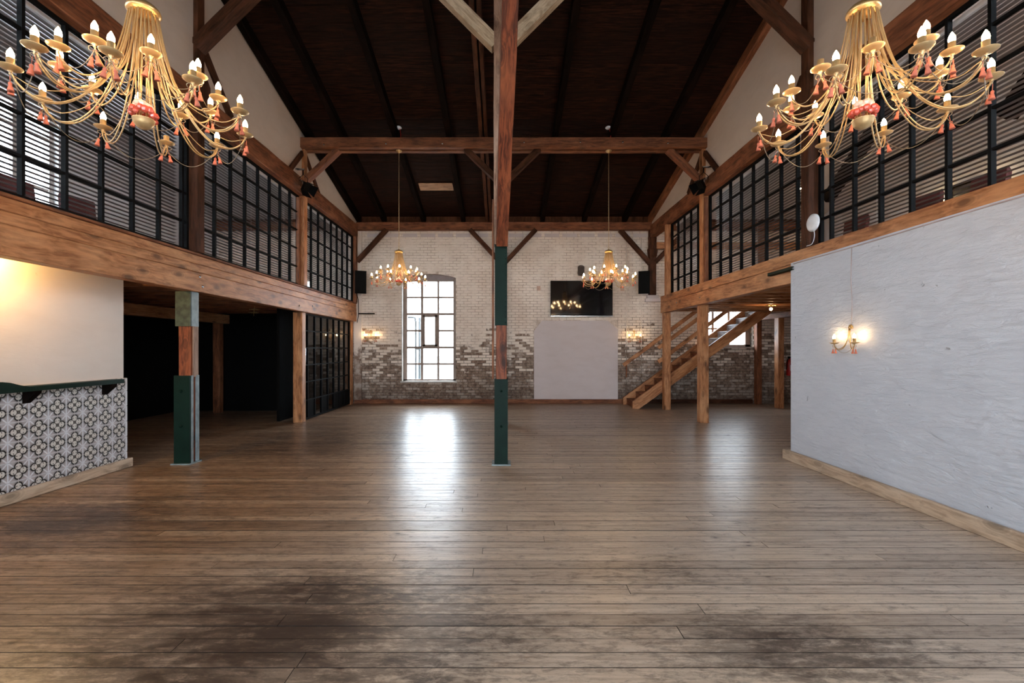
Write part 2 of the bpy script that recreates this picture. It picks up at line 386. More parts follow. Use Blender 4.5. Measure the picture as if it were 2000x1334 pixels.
def tag(o, label=None, cat=None, group=None, kind=None):
    if label: o['label'] = label
    if cat: o['category'] = cat
    if group: o['group'] = group
    if kind: o['kind'] = kind
    return o
def thing(name, label, cat, loc=(0, 0, 0), group=None, kind=None):
    o = bpy.data.objects.new(name, None); C.objects.link(o); o.location = loc
    PLOC[o.name] = tuple(loc); return tag(o, label, cat, group, kind)
def link(name, me, parent, loc=(0, 0, 0), rot=(0, 0, 0)):
    o = bpy.data.objects.new(name, me); C.objects.link(o); o.parent = parent; o.location = loc; o.rotation_euler = rot; return o
def copy_tree(o, parent=None):
    c = o.copy(); C.objects.link(c); c.parent = parent
    for ch in o.children: copy_tree(ch, c)
    return c
def struct(o, label=None): return tag(o, label, None, None, 'structure')

def beam(name, p0, p1, w_, h_, mat, parent=None, up=(0, 0, 1), label=None, cat=None, group=None, ch=0.006, rough=0.0):
    """a squared timber from p0 to p1 with chamfered arrises; its own z axis runs along it"""
    p0, p1 = Vector(p0), Vector(p1); d = (p1-p0); L = d.length; z = d.normalized()
    upv = Vector(up)
    if abs(z.dot(upv)) > 0.95: upv = Vector((0, 1, 0))
    x = upv.cross(z).normalized(); y = z.cross(x)
    n = max(1, int(L/0.35)) if rough else 1
    a, b = w_/2, h_/2
    sec = [(-a+ch, -b), (a-ch, -b), (a, -b+ch), (a, b-ch), (a-ch, b), (-a+ch, b), (-a, b-ch), (-a, -b+ch)]
    vs, fs = [], []
    for i in range(n+1):
        for q in sec:
            jx, jy = (random.uniform(-rough, rough), random.uniform(-rough, rough)) if rough else (0, 0)
            vs.append((q[0]+jx, q[1]+jy, -L/2+L*i/n))
    for i in range(n):
        for k in range(8): fs.append((i*8+k, i*8+(k+1) % 8, (i+1)*8+(k+1) % 8, (i+1)*8+k))
    fs += [tuple(range(8))[::-1], tuple(n*8+k for k in range(8))]
    mb = MB(); mb.add(vs, fs)
    o = bpy.data.objects.new(name, mb.mesh(name, M[mat])); C.objects.link(o)
    mid = (p0+p1)/2; pl = Vector(PLOC.get(parent.name, (0, 0, 0))) if parent else Vector((0, 0, 0))
    R = Matrix((x, y, z)).transposed()
    o.rotation_euler = R.to_euler(); o.location = mid-pl
    if parent: o.parent = parent
    return tag(o, label, cat, group)

# ================================================================ THE SETTING
YB = 11.30                    # face of the brick wall at the back
XL, XR = -7.1, 7.7            # outer walls under and in the galleries
YR = -4.0                     # wall behind the camera
RIDGE_Y = 1.0
SL = 0.25
def roof_z(y): return 4.45 + SL*(11.1-y) if y >= RIDGE_Y else 4.45+SL*(11.1-RIDGE_Y) - SL*(RIDGE_Y-y)   # underside of rafters

# floor
f = MB(); f.box((XL-0.1, YR, -0.10), (XR+0.1, YB+0.3, -0.022)); floor = struct(f.build('floor', 'floor_gap'))
PW = 0.0972; GAP = 0.0021
rest = MB(); y = YR; row = 0
while y < YB-0.01:
    y1 = min(y+PW, YB)
    near = 1.30 < y < 4.25
    cuts = [XL]; x = XL + random.uniform(0.6, 4.5)
    while x < XR-0.7: cuts.append(x); x += random.uniform(2.6, 4.9)
    cuts.append(XR)
    for a, b in zip(cuts[:-1], cuts[1:]):
        r = random.random(); zt = random.uniform(-0.0018, 0.0)
        if near and b > -4.4 and a < 3.6:
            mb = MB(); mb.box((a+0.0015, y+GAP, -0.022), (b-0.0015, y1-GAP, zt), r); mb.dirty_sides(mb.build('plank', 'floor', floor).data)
        else: rest.box((a+0.0015, y+GAP, -0.022), (b-0.0015, y1-GAP, zt), r)
    y = y1; row += 1
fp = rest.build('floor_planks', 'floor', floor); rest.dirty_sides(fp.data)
tag(fp, 'more boards of the same worn floor', None, None, 'stuff')

# back wall: masonry body with two openings, then the bricks
W1 = (-2.546, -1.205, 0.555, 3.13, 3.235)    # x0,x1,z0,spring,crown
W2 = (4.79, 6.18, 1.405, 2.35)
wall = MB(); T0, T1 = YB+0.010, YB+0.34; ZT = 4.62
for a, b in (((XL, -0.1), (W1[0], ZT)), ((W1[0], -0.1), (W1[1], W1[2])), ((W1[1], -0.1), (W2[0], ZT)), ((W2[0], -0.1), (W2[1], W2[2])), ((W2[0], W2[3]), (W2[1], ZT)), ((W2[1], -0.1), (XR, ZT))):
    wall.box((a[0], T0, a[1]), (b[0], T1, b[1]))
def arch(t): return W1[3] + (W1[4]-W1[3])*(1-(2*t-1)**2)
N = 12
for i in range(N):
    xa, xb = W1[0]+(W1[1]-W1[0])*i/N, W1[0]+(W1[1]-W1[0])*(i+1)/N
    za, zb = arch(i/N), arch((i+1)/N)
    wall.add([(xa, T0, za), (xb, T0, zb), (xb, T0, ZT), (xa, T0, ZT), (xa, T1, za), (xb, T1, zb), (xb, T1, ZT), (xa, T1, ZT)],
             [(0, 1, 2, 3), (4, 7, 6, 5), (0, 4, 5, 1), (3, 2, 6, 7)])
wall_back = struct(wall.build('wall_back', 'mortar'))
BW, BH = 0.182, 0.0668
PAN = (0.737, 2.82, 0.11, 2.06)
cand = []; z = 0.0; row = 0
while z < ZT-0.02:
    x = XL - (BW/2 if row % 2 else 0)
    while x < XR:
        a, b = max(x, XL)+0.004, min(x+BW, XR)-0.004
        if b-a > 0.03:
            spans = [(a, b)]
            for (w0, w1, z0, z1) in ((W1[0], W1[1], W1[2], W1[4] if z < W1[3]-0.03 else -1), (W2[0], W2[1], W2[2], W2[3]), (PAN[0], PAN[1], 0, PAN[3])):
                if z+BH*0.6 > z0 and z+BH*0.5 < z1:
                    ns = []
                    for (p, q) in spans:
                        if q <= w0 or p >= w1: ns.append((p, q)); continue
                        if p < w0: ns.append((p, w0-0.001))
                        if q > w1: ns.append((w1+0.001, q))
                    spans = ns
            if z >= W1[3]-0.03:
                ns = []
                for (p, q) in spans:
                    mxx = (p+q)/2; t = (mxx-W1[0])/(W1[1]-W1[0])
                    if 0 < t < 1 and z < arch(t)-0.01: continue
                    ns.append((p, q))
                spans = ns
            for (p, q) in spans:
                if q-p > 0.02: cand.append((p, q, z))
        x += BW
    z += BH; row += 1
def brick_box(mb, p, q, z, r):
    y0 = YB + random.uniform(-0.003, 0.003); e = 0.004; z0, z1 = z+0.004, z+BH-0.004
    jit = [random.uniform(-0.0015, 0.0015) for _ in range(4)]
    mb.add([(p, T0+0.002, z0), (q, T0+0.002, z0), (q, T0+0.002, z1), (p, T0+0.002, z1),
            (p+e, y0+jit[0], z0+e), (q-e, y0+jit[1], z0+e), (q-e, y0+jit[2], z1-e), (p+e, y0+jit[3], z1-e)],
           [(4, 5, 6, 7), (0, 1, 5, 4), (1, 2, 6, 5), (2, 3, 7, 6), (3, 0, 4, 7)], r)
# the 300 that can be picked out best: whole bare bricks low on the wall either side of the window
single = sorted([c for c in cand if 0.12 < c[2] < 1.35 and -3.5 < c[0] < 0.70 and c[1]-c[0] > 0.15], key=lambda c: abs(c[2]-0.75))[:300]
sset = set(single); rest = MB()
for c in cand:
    if c in sset:
        mb = MB(); brick_box(mb, c[0], c[1], c[2], random.random()); mb.build('brick', 'brick', wall_back)
    else: brick_box(rest, c[0], c[1], c[2], random.random())
tag(rest.build('bricks', 'brick', wall_back), 'more bricks of the same wall', None, None, 'stuff')
# smooth panel with clipped top corners
pm = MB(); x0, x1, z0, z1 = PAN
pm.prism([(x0, z0), (x1, z0), (x1, z1-0.22), (x1-0.26, z1), (x0+0.20, z1), (x0, z1-0.26)], YB-0.006, YB+0.012, 'y')
tag(pm.build('plaster_panel', 'panel_plaster', wall_back), 'smooth pinkish white plaster panel with clipped top corners')
# pilaster in the corner by the left gallery, thin vertical tubes beside the right hand sconce, stone pad of the post
mb = MB(); mb.box((-3.72, YB-0.05, 0.1), (-3.53, YB, 4.3)); mb.build('pilaster', 'brick', wall_back)
for nm, x in (('thin_tube', 3.03), ('thin_tube', 3.40)):
    mb = MB(); mb.tube([(x, YB-0.018, 0.25), (x, YB-0.018, 4.1)], 0.012, 8); mb.build(nm, 'brick', wall_back, True)
mb = MB(); mb.box((3.48, YB-0.10, 2.52), (3.86, YB, 2.60)); mb.box((3.52, YB-0.12, 2.60), (3.80, YB, 2.68)); mb.build('stone_pad', 'panel_plaster', wall_back)
# flat coping stones just under the purlin
for k in range(16):
    x = -3.4 + k*0.44
    mb = MB(); mb.box((x, YB-0.012, 4.13), (x+0.36, YB, 4.22)); mb.build('coping_stone', 'panel_plaster', wall_back)

# skirting along the back
def skirting(name, p0, p1, h, t, side, mat='skirting_wood'):
    return struct(beam(name, p0, p1, t, h, mat))
mb = MB(); mb.box((XL, 11.16, 4.455), (XR, 11.34, 4.64)); struct(mb.build('trim_1', 'dark_timber'))
struct(beam('baseboard_back', (-3.72, YB-0.015, 0.055), (3.3, YB-0.015, 0.055), 0.03, 0.11, 'brown_timber'))
struct(beam('baseboard_back_right', (3.31, YB-0.015, 0.055), (6.15, YB-0.015, 0.055), 0.03, 0.11, 'dark_timber'))

# the tall window: frame, muntins, panes, boarded arch
def window_grid(root, xs, zs, y, holes, bw, mat, glass, dark=None):
    pass
win = struct(thing('window_1', None, None, ((W1[0]+W1[1])/2, YB+0.2, W1[2])))
FY = YB+0.17
fx0, fx1, fz0, fz1 = W1[0]+0.07, W1[1]-0.02, W1[2]+0.03, 3.05
px2x = lambda px: (px-985)/77.5; py2z = lambda py: 1.35-(py-682)/77.5
fr = MB()
fr.box((W1[0], FY-0.03, W1[2]), (px2x(795.5), FY+0.05, 3.13)); fr.box((px2x(885.5), FY-0.03, W1[2]), (W1[1], FY+0.05, 3.13))
fr.box((W1[0], FY-0.03, W1[2]), (W1[1], FY+0.05, py2z(740.7)))
fr.box((W1[0], FY-0.03, py2z(550)), (W1[1], FY+0.05, 3.08)); fr.build('frame', 'window_wood', win)
ar = MB(); poly = [(W1[0], 3.06)] + [(W1[0]+(W1[1]-W1[0])*i/10, arch(i/10)+0.01) for i in range(11)] + [(W1[1], 3.06)]
ar.prism(poly, FY, FY+0.03, 'y'); ar.build('arch_board', plain('lilac grey paint', S(140, 130, 132), 0.7), win)
colx = [(795.5, 822), (826.7, 854), (858, 885.5)]
rowz = [(550, 579.5), (582.6, 611.4), (615.5, 644), (648, 676.6), (681, 709), (712.6, 740.7)]
for (a, b) in ((822, 826.7), (854, 858)):
    mb = MB(); mb.box((px2x(a), FY-0.015, py2z(741)), (px2x(b), FY+0.035, py2z(549))); mb.build('mullion', 'window_wood', win)
for (r0, r1) in zip(rowz[:-1], rowz[1:]):
    for ci, (a, b) in enumerate(colx):
        if ci == 1 and r0 == rowz[2]: continue
        mb = MB(); mb.box((px2x(a), FY-0.012, py2z(r1[0])), (px2x(b), FY+0.03, py2z(r0[1]))); mb.build('glazing_bar', 'window_wood', win)
cs = MB()
a, b, c0, c1 = px2x(826.7), px2x(854), py2z(676.6), py2z(615.5)
cs.box((a, FY-0.04, c0), (a+0.045, FY+0.03, c1)); cs.box((b-0.055, FY-0.04, c0), (b, FY+0.03, c1))
cs.box((a, FY-0.04, c0), (b, FY+0.03, c0+0.05)); cs.box((a, FY-0.04, c1-0.05), (b, FY+0.03, c1)); cs.build('casement', 'window_wood', win)
for ci, (a, b) in enumerate(colx):
    for ri, (r0, r1) in enumerate(rowz):
        if ci == 1 and ri == 3: continue
        zb = rowz[3][1] if (ci == 1 and ri == 2) else r1
        mb = MB(); mb.box((px2x(a)-0.004, FY+0.006, py2z(zb)-0.004), (px2x(b)+0.004, FY+0.010, py2z(r0)+0.004)); mb.build('pane', 'glass', win)
mb = MB(); mb.box((W1[0]-0.03, YB-0.03, W1[2]-0.035), (W1[1]+0.03, FY+0.02, W1[2]+0.004)); mb.build('sill', 'white_frame', win)
mb = MB(); mb.box((W1[0]-0.002, YB-0.008, W1[2]), (W1[0]+0.012, FY, 3.1)); mb.build('reveal', 'white_frame', win)
# the low window behind the stairs
win2 = struct(thing('window_2', None, None, ((W2[0]+W2[1])/2, YB+0.2, W2[2])))
fr = MB(); t = 0.06
fr.box((W2[0], FY-0.03, W2[2]), (W2[0]+t, FY+0.05, W2[3])); fr.box((W2[1]-t-0.06, FY-0.03, W2[2]), (W2[1], FY+0.05, W2[3]))
fr.box((W2[0], FY-0.03, W2[2]), (W2[1], FY+0.05, W2[2]+t)); fr.box((W2[0], FY-0.03, W2[3]-t), (W2[1], FY+0.05, W2[3])); fr.build('frame', 'window_wood', win2)
gx = [W2[0]+t, W2[0]+0.46, W2[0]+0.86, W2[1]-t-0.06]; gz = [W2[2]+t, W2[2]+0.46, W2[2]+0.86]
for x in gx[1:3]:
    mb = MB(); mb.box((x-0.025, FY-0.015, W2[2]+t), (x+0.025, FY+0.035, W2[3]-t)); mb.build('mullion', 'window_wood', win2)
for i in range(3):
    mb = MB(); mb.box((gx[i], FY-0.012, gz[1]-0.02), (gx[i+1], FY+0.03, gz[1]+0.02)); mb.build('glazing_bar', 'window_wood', win2)
    for (z0, z1) in ((gz[0], gz[1]), (gz[1], gz[2]+0.03)):
        mb = MB(); mb.box((gx[i], FY+0.006, z0), (gx[i+1], FY+0.010, z1)); mb.build('pane', 'glass', win2)
mb = MB(); mb.box((W2[0]-0.03, YB-0.03, W2[2]-0.03), (W2[1]+0.03, FY+0.02, W2[2]+0.004)); mb.build('sill', 'white_frame', win2)

# outer walls, rear wall with big unseen windows added for fill daylight
def wall_x(name, x0, x1, ya, yb, za, zb, mat, holes=()):
    """a wall in the plane x with rectangular holes (y0,y1,z0,z1)"""
    mb = MB(); ys = sorted({ya, yb} | {h[0] for h in holes} | {h[1] for h in holes})
    for p, q in zip(ys[:-1], ys[1:]):
        hs = [h for h in holes if h[0] <= p and h[1] >= q]
        if hs:
            mb.box((x0, p, za), (x1, q, hs[0][2])); mb.box((x0, p, hs[0][3]), (x1, q, zb))
        else: mb.box((x0, p, za), (x1, q, zb))
    return struct(mb.build(name, mat))
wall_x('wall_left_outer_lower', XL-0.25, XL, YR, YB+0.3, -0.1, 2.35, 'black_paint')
wall_x('wall_left_outer_upper', XL-0.25, XL, YR, YB+0.3, 2.35, 7.4, 'gallery_wall', [(-2.4, 3.2, 3.0, 5.0), (5.55, 7.25, 3.45, 5.05)])
wall_x('wall_right_outer', XR, XR+0.25, YR, YB+0.3, -0.1, 7.4, 'gallery_wall', [(-3.0, 3.4, 2.9, 5.1)])
rw = MB(); xs = [XL-0.25, -6.4, -4.6, -3.45, -1.35, -1.05, 1.05, 1.35, 3.45, XR+0.25]
for i, (a, b) in enumerate(zip(xs[:-1], xs[1:])):
    if i in (3, 5, 7): rw.box((a, YR-0.3, 0), (b, YR, 0.4)); rw.box((a, YR-0.3, 3.15), (b, YR, 7.6))
    elif i == 1: rw.box((a, YR-0.3, 0), (b, YR, 2.9)); rw.box((a, YR-0.3, 4.7), (b, YR, 7.6))
    else: rw.box((a, YR-0.3, 0), (b, YR, 7.6))
struct(rw.build('wall_rear', 'upper_plaster'))
def rear_fill_window(name, a, b, z0, z1):
    r = struct(thing(name, None, None, ((a+b)/2, YR-0.15, z0))); fb = MB(); t = 0.07
    fb.box((a, YR-0.2, z0), (a+t, YR-0.1, z1)); fb.box((b-t, YR-0.2, z0), (b, YR-0.1, z1)); fb.box((a, YR-0.2, z0), (b, YR-0.1, z0+t)); fb.box((a, YR-0.2, z1-t), (b, YR-0.1, z1))
    nx, nz = 3, max(2, int((z1-z0)/0.6))
    for i in range(1, nx): x = a+(b-a)*i/nx; fb.box((x-0.02, YR-0.18, z0), (x+0.02, YR-0.12, z1))
    for i in range(1, nz): z = z0+(z1-z0)*i/nz; fb.box((a, YR-0.18, z-0.02), (b, YR-0.12, z+0.02))
    fb.build('frame', 'window_wood', r); gb = MB(); gb.box((a, YR-0.155, z0), (b, YR-0.15, z1)); gb.build('pane', 'glass', r)
rear_fill_window('fill_window_4', -3.45, -1.35, 0.4, 3.15); rear_fill_window('fill_window_5', -1.05, 1.05, 0.4, 3.15); rear_fill_window('fill_window_6', 1.35, 3.45, 0.4, 3.15)  # unseen windows added behind the camera to fill the hall with daylight
rear_fill_window('fill_window_7', -6.4, -4.6, 2.9, 4.7)  # unseen window added to brighten the left gallery room
def side_window(name, x, ya, yb, z0, z1, ny, nz):
    r = struct(thing(name, None, None, (x, (ya+yb)/2, z0))); fb = MB(); t = 0.07
    fb.box((x-0.04, ya, z0), (x+0.04, ya+t, z1)); fb.box((x-0.04, yb-t, z0), (x+0.04, yb, z1)); fb.box((x-0.04, ya, z0), (x+0.04, yb, z0+t)); fb.box((x-0.04, ya, z1-t), (x+0.04, yb, z1))
    fb.build('frame', 'white_frame', r)
    for i in range(1, ny):
        yy = ya+(yb-ya)*i/ny; mb = MB(); mb.box((x-0.03, yy-0.03, z0+t), (x+0.03, yy+0.03, z1-t)); mb.build('mullion', 'white_frame', r)
    for i in range(1, nz):
        zz = z0+(z1-z0)*i/nz; mb = MB(); mb.box((x-0.02, ya+t, zz-0.018), (x+0.02, yb-t, zz+0.018)); mb.build('glazing_bar', 'white_frame', r)
    mb = MB(); mb.box((x-0.003, ya+t, z0+t), (x+0.003, yb-t, z1-t)); mb.build('pane', 'glass', r)
side_window('window_3', XL-0.12, 5.55, 7.25, 3.45, 5.05, 3, 4)
side_window('fill_window_8', XR+0.12, -3.0, 3.4, 2.9, 5.1, 8, 3)  # unseen window added to light the right gallery room
side_window('fill_window_9', XL-0.12, -2.4, 3.2, 3.0, 5.0, 7, 3)  # unseen window added to light the left gallery room

# ceiling: sheet, boards, rafters
cb = MB()
for (ya, yb) in ((RIDGE_Y, YB+0.34), (YR-0.3, RIDGE_Y)):
    za, zb = roof_z(ya)+0.20, roof_z(yb)+0.20
    cb.add([(XL-0.25, ya, za), (XR+0.25, ya, za), (XR+0.25, yb, zb), (XL-0.25, yb, zb), (XL-0.25, ya, za+0.1), (XR+0.25, ya, za+0.1), (XR+0.25, yb, zb+0.1), (XL-0.25, yb, zb+0.1)],
           [(0, 3, 2, 1), (4, 5, 6, 7), (0, 1, 5, 4), (1, 2, 6, 5), (2, 3, 7, 6), (3, 0, 4, 7)])
ceiling = struct(cb.build('ceiling', 'black_timber'))
y = 1.0; rest = MB(); bwid = 0.125
while y < YB-0.02:
    y1 = min(y+bwid, YB)
    cut = random.choice([-3.66, random.uniform(-2.5, 2.5)])
    for a, b in ((-3.60, cut), (cut, 3.60)):
        if b-a < 0.3: continue
        mb = MB(); j = random.uniform(0, 0.006); z0, z1 = roof_z(y)+0.16+j, roof_z(y1)+0.16+j
        ya, yb2 = y+0.003, y1-0.003
        mb.add([(a, ya, z0), (b-0.003, ya, z0), (b-0.003, yb2, z1), (a, yb2, z1), (a, ya, z0+0.05), (b-0.003, ya, z0+0.05), (b-0.003, yb2, z1+0.05), (a, yb2, z1+0.05)],
               [(0, 3, 2, 1), (4, 5, 6, 7), (0, 1, 5, 4), (1, 2, 6, 5), (2, 3, 7, 6), (3, 0, 4, 7)], random.random())
        if 3.2 < y: mb.build('board', 'ceiling_board', ceiling)
        else: rest.add(mb.v, mb.f, random.random())
    y = y1
tag(rest.build('boards', 'ceiling_board', ceiling), 'more boards of the same dark ceiling', None, None, 'stuff')
def rafter(x, wdt=0.10, mat='black_timber', y0=RIDGE_Y, y1=YB-0.02):
    o = beam('rafter', (x, y0, roof_z(y0)+0.08), (x, y1, roof_z(y1)+0.08), wdt, 0.16, mat, ceiling, rough=0.002)
for x in (-2.93, -1.97, -1.0, 0.93, 1.95, 2.93): rafter(x)
rafter(-0.42, 0.07, 'dark_timber'); rafter(-0.33, 0.06, 'dark_timber')
rafter(-3.55, 0.10); rafter(3.56, 0.09, 'brown_timber')
tag(beam('patch_board', (-1.95+0.10, 9.92, roof_z(9.92)+0.145), (-1.12, 9.92, roof_z(9.92)+0.145), 0.02, 0.26, 'pale_timber', ceiling, up=(0, 1, -SL)), 'one light new board between the rafters')
# white ceilings over the gallery rooms
for nm, a, b in (('ceiling_gallery_left', XL, -3.74), ('ceiling_gallery_right', 3.72, XR)):
    mb = MB()
    for (ya, yb) in ((RIDGE_Y, YB), (YR, RIDGE_Y)):
        mb.add([(a, ya, roof_z(ya)+0.10), (b, ya, roof_z(ya)+0.10), (b, yb, roof_z(yb)+0.10), (a, yb, roof_z(yb)+0.10), (a, ya, roof_z(ya)+0.14), (b, ya, roof_z(ya)+0.14), (b, yb, roof_z(yb)+0.14), (a, yb, roof_z(yb)+0.14)],
               [(0, 3, 2, 1), (4, 5, 6, 7), (0, 1, 5, 4), (1, 2, 6, 5), (2, 3, 7, 6), (3, 0, 4, 7)])
    struct(mb.build(nm, 'gallery_wall'))
# upper side walls over the wall plates
for nm, a, b in (('wall_left_upper', -3.74, -3.62), ('wall_right_upper', 3.60, 3.72)):
    mb = MB(); ys = [YR, RIDGE_Y, YB]
    poly = [(YR, 4.36), (YB, 4.36), (YB, roof_z(YB)+0.10), (RIDGE_Y, roof_z(RIDGE_Y)+0.10), (YR, roof_z(YR)+0.10)]
    mb.prism(poly, a, b, 'x'); struct(mb.build(nm, 'upper_plaster'))
# right hand white wall
mb = MB(); mb.box((3.50, YR, 0), (3.86, 5.56, 2.40)); struct(mb.build('wall_right', 'right_plaster'))
mb = MB(); mb.box((3.86, 5.30, 0), (XR, 5.56, 2.15)); struct(mb.build('wall_right_return', 'left_plaster'))
struct(beam('baseboard_right', (3.46, YR, 0.06), (3.46, 3.95, 0.06), 0.045, 0.12, 'skirting_wood'))
bb = struct(beam('baseboard_right_far', (3.46, 3.95, 0.06), (3.46, 5.62, 0.06), 0.047, 0.12, 'skirting_wood'))
struct(beam('baseboard_right_end', (3.485, 5.585, 0.06), (4.4, 5.585, 0.06), 0.04, 0.12, 'skirting_wood'))
# left hand bar wall, tiled below
mb = MB(); mb.box((-4.62, YR, 1.02), (-4.36, 5.21, 2.27)); mb.box((-4.62, YR, 0), (-4.345, 5.235, 1.02)); wall_left = struct(mb.build('wall_left', 'left_plaster'))
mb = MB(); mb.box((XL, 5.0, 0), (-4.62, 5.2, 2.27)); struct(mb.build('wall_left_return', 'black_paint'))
struct(beam('baseboard_left', (-4.31, YR, 0.05), (-4.31, 5.26, 0.05), 0.035, 0.10, 'skirting_wood'))
struct(beam('baseboard_left_end', (-4.30, 5.25, 0.05), (-4.8, 5.25, 0.05), 0.03, 0.10, 'skirting_wood'))
mb = MB(); mb.box((XL, 9.98, 0), (-4.2, 10.03, 2.27)); struct(mb.build('wall_added_dark_room', 'black_paint'))  # black wall put in so no lit brick shows in the dark opening
mb = MB(); mb.box((-4.25, 8.5, 0), (-4.2, YB-0.03, 2.27)); struct(mb.build('wall_added_behind_screen', 'black_paint'))  # black wall added to keep the view through the lower screen dark
TS = 0.177
def tile_mesh(ya, yb, za, zb):
    mb = MB(); g_ = 0.0012; e = 0.003
    mb.add([(0, ya+g_, za+g_), (0, yb-g_, za+g_), (0, yb-g_, zb-g_), (0, ya+g_, zb-g_), (0.012, ya+g_+e, za+g_+e), (0.012, yb-g_-e, za+g_+e), (0.012, yb-g_-e, zb-g_-e), (0.012, ya+g_+e, zb-g_-e)],
           [(4, 5, 6, 7), (0, 1, 5, 4), (1, 2, 6, 5), (2, 3, 7, 6), (3, 0, 4, 7)]); return mb.mesh('tile', M['tile'])
h = TS/2; tm = {}
ny = 14
for j in range(ny):
    yc = 5.121 - j*TS
    for i in range(6):
        zc = 0.09 + i*0.1745
        ztop = min(h*0.986, 1.02-zc)
        key = (i == 5, j == 0)
        if key not in tm: tm[key] = tile_mesh(-h, h if j else 5.235-yc, -0.0872, ztop if i == 5 else 0.0872)
        link('tile', tm[key], wall_left, (-4.345, yc, zc))

# ================================================================ GALLERIES
def gallery_floor(name, xa, xb, ya, yb, z0, z1, mat, n_joists_y, jx0, jx1, jz):
    mb = MB(); mb.box((xa, ya, z0), (xb, yb, z1)); r = struct(mb.build(name, mat))
    y = n_joists_y[0]
    while y < n_joists_y[1]:
        beam('joist', (jx0, y, jz), (jx1, y, jz), 0.07, 0.14, 'orange_timber' if xa > 0 else 'brown_timber', r); y += 0.42
    return r
gfl = gallery_floor('floor_gallery_left', XL, -3.72, YR, YB, 2.27, 2.44, 'brown_timber', (5.6, YB-0.1), XL, -3.74, 2.19)
gfr = gallery_floor('floor_gallery_right', 3.70, XR, YR, 10.22, 2.32, 2.47, 'orange_timber', (5.8, 10.2), 3.70, XR, 2.25)
mb = MB(); mb.box((6.15, 10.22, 2.32), (XR, YB, 2.47)); mb.build('landing', 'orange_timber', gfr)

def bolt(parent, x, y, z, nx, r=0.016, mat='chrome'):
    mb = MB(); s = 1 if nx > 0 else -1
    mb.lathe([(0, 0.014*s), (r*0.7, 0.013*s), (r, 0.006*s), (r, 0)], 10, (x, y, z), 'x'); return mb.build('bolt', mat, parent, True)
gb = thing('gallery_beam', 'long layered orange timber edge beam of the balcony over the dark opening', 'beam', (-3.69, 3.5, 2.03))
YE = 11.18
beam('lower_timber', (-3.70, YR+0.02, 2.145), (-3.70, YE, 2.145), 0.14, 0.23, 'orange_timber', gb, rough=0.0015)
beam('middle_plank', (-3.70, YR+0.02, 2.31), (-3.70, YE, 2.31), 0.13, 0.095, 'orange_timber', gb)
beam('upper_plank', (-3.70, YR+0.02, 2.41), (-3.70, YE, 2.41), 0.125, 0.10, 'orange_timber', gb)
beam('cap_board', (-3.70, YR+0.02, 2.475), (-3.70, YE, 2.475), 0.165, 0.026, 'brown_timber', gb)
for (yy, zz) in ((5.42, 2.21), (5.47, 2.10), (8.05, 2.12), (8.60, 2.16)): bolt(gb, -3.63, yy, zz, 1)
gb = thing('gallery_beam', 'orange double timber edge beam of the balcony above the stairs and white wall', 'beam', (3.6, 3.5, 2.16))
beam('upper_timber', (3.60, YR+0.02, 2.465), (3.60, 10.26, 2.465), 0.15, 0.145, 'orange_timber', gb, rough=0.003)
beam('lower_timber', (3.60, 5.57, 2.275), (3.60, 10.26, 2.275), 0.15, 0.228, 'orange_timber', gb, rough=0.0015)
for (yy, zz) in ((9.3, 2.30), (8.2, 2.28)): bolt(gb, 3.524, yy, zz, -1, 0.012)
# wall plates above the glazing
o = beam('wall_plate', (-3.655, YR+0.02, 4.235), (-3.655, 11.1, 4.235), 0.16, 0.29, 'brown_timber', None, rough=0.004, label='long brown wall plate timber over the balcony glazing, window side', cat='beam')
o = beam('wall_plate', (3.645, YR+0.02, 4.235), (3.645, 11.2, 4.235), 0.16, 0.29, 'brown_timber', None, rough=0.004, label='long brown wall plate timber over the balcony glazing, staircase side', cat='beam')

# purlins
def purlin(y, z0, z1, label, x0=-3.62, x1=3.60, mat='brown_timber'):
    return beam('purlin', (x0, y, (z0+z1)/2), (x1, y, (z0+z1)/2), 0.15, z1-z0, mat, None, rough=0.003, label=label, cat='beam')
purlin(11.17, 4.27, 4.45, 'brown roof purlin running along the top of the brick wall', XL, XR)
tw = thing('double_purlin', 'double brown roof purlin carrying the two small hanging chandeliers', 'beam', (0, 8.15, 4.93))
beam('front_timber', (-3.62, 8.12, 5.02), (3.60, 8.12, 5.02), 0.10, 0.18, 'brown_timber', tw, rough=0.002)
beam('rear_timber', (-3.62, 8.28, 5.01), (3.60, 8.28, 5.01), 0.10, 0.16, 'brown_timber', tw, rough=0.002)
for x in (-3.2, -2.1, -1.1, 0.35, 1.35, 2.1, 2.9):
    mb = MB(); mb.lathe([(0, -0.01), (0.014, -0.008), (0.016, 0)], 8, (x, 8.07, 5.0+random.uniform(-0.03, 0.03)), 'y'); mb.build('bolt', 'chrome', tw, True)
purlin(5.28, 5.68, 5.88, 'brown roof purlin high over the clad middle column, out of sight above')
purlin(2.40, 6.38, 6.60, 'brown roof purlin above the two large chandeliers, out of sight')

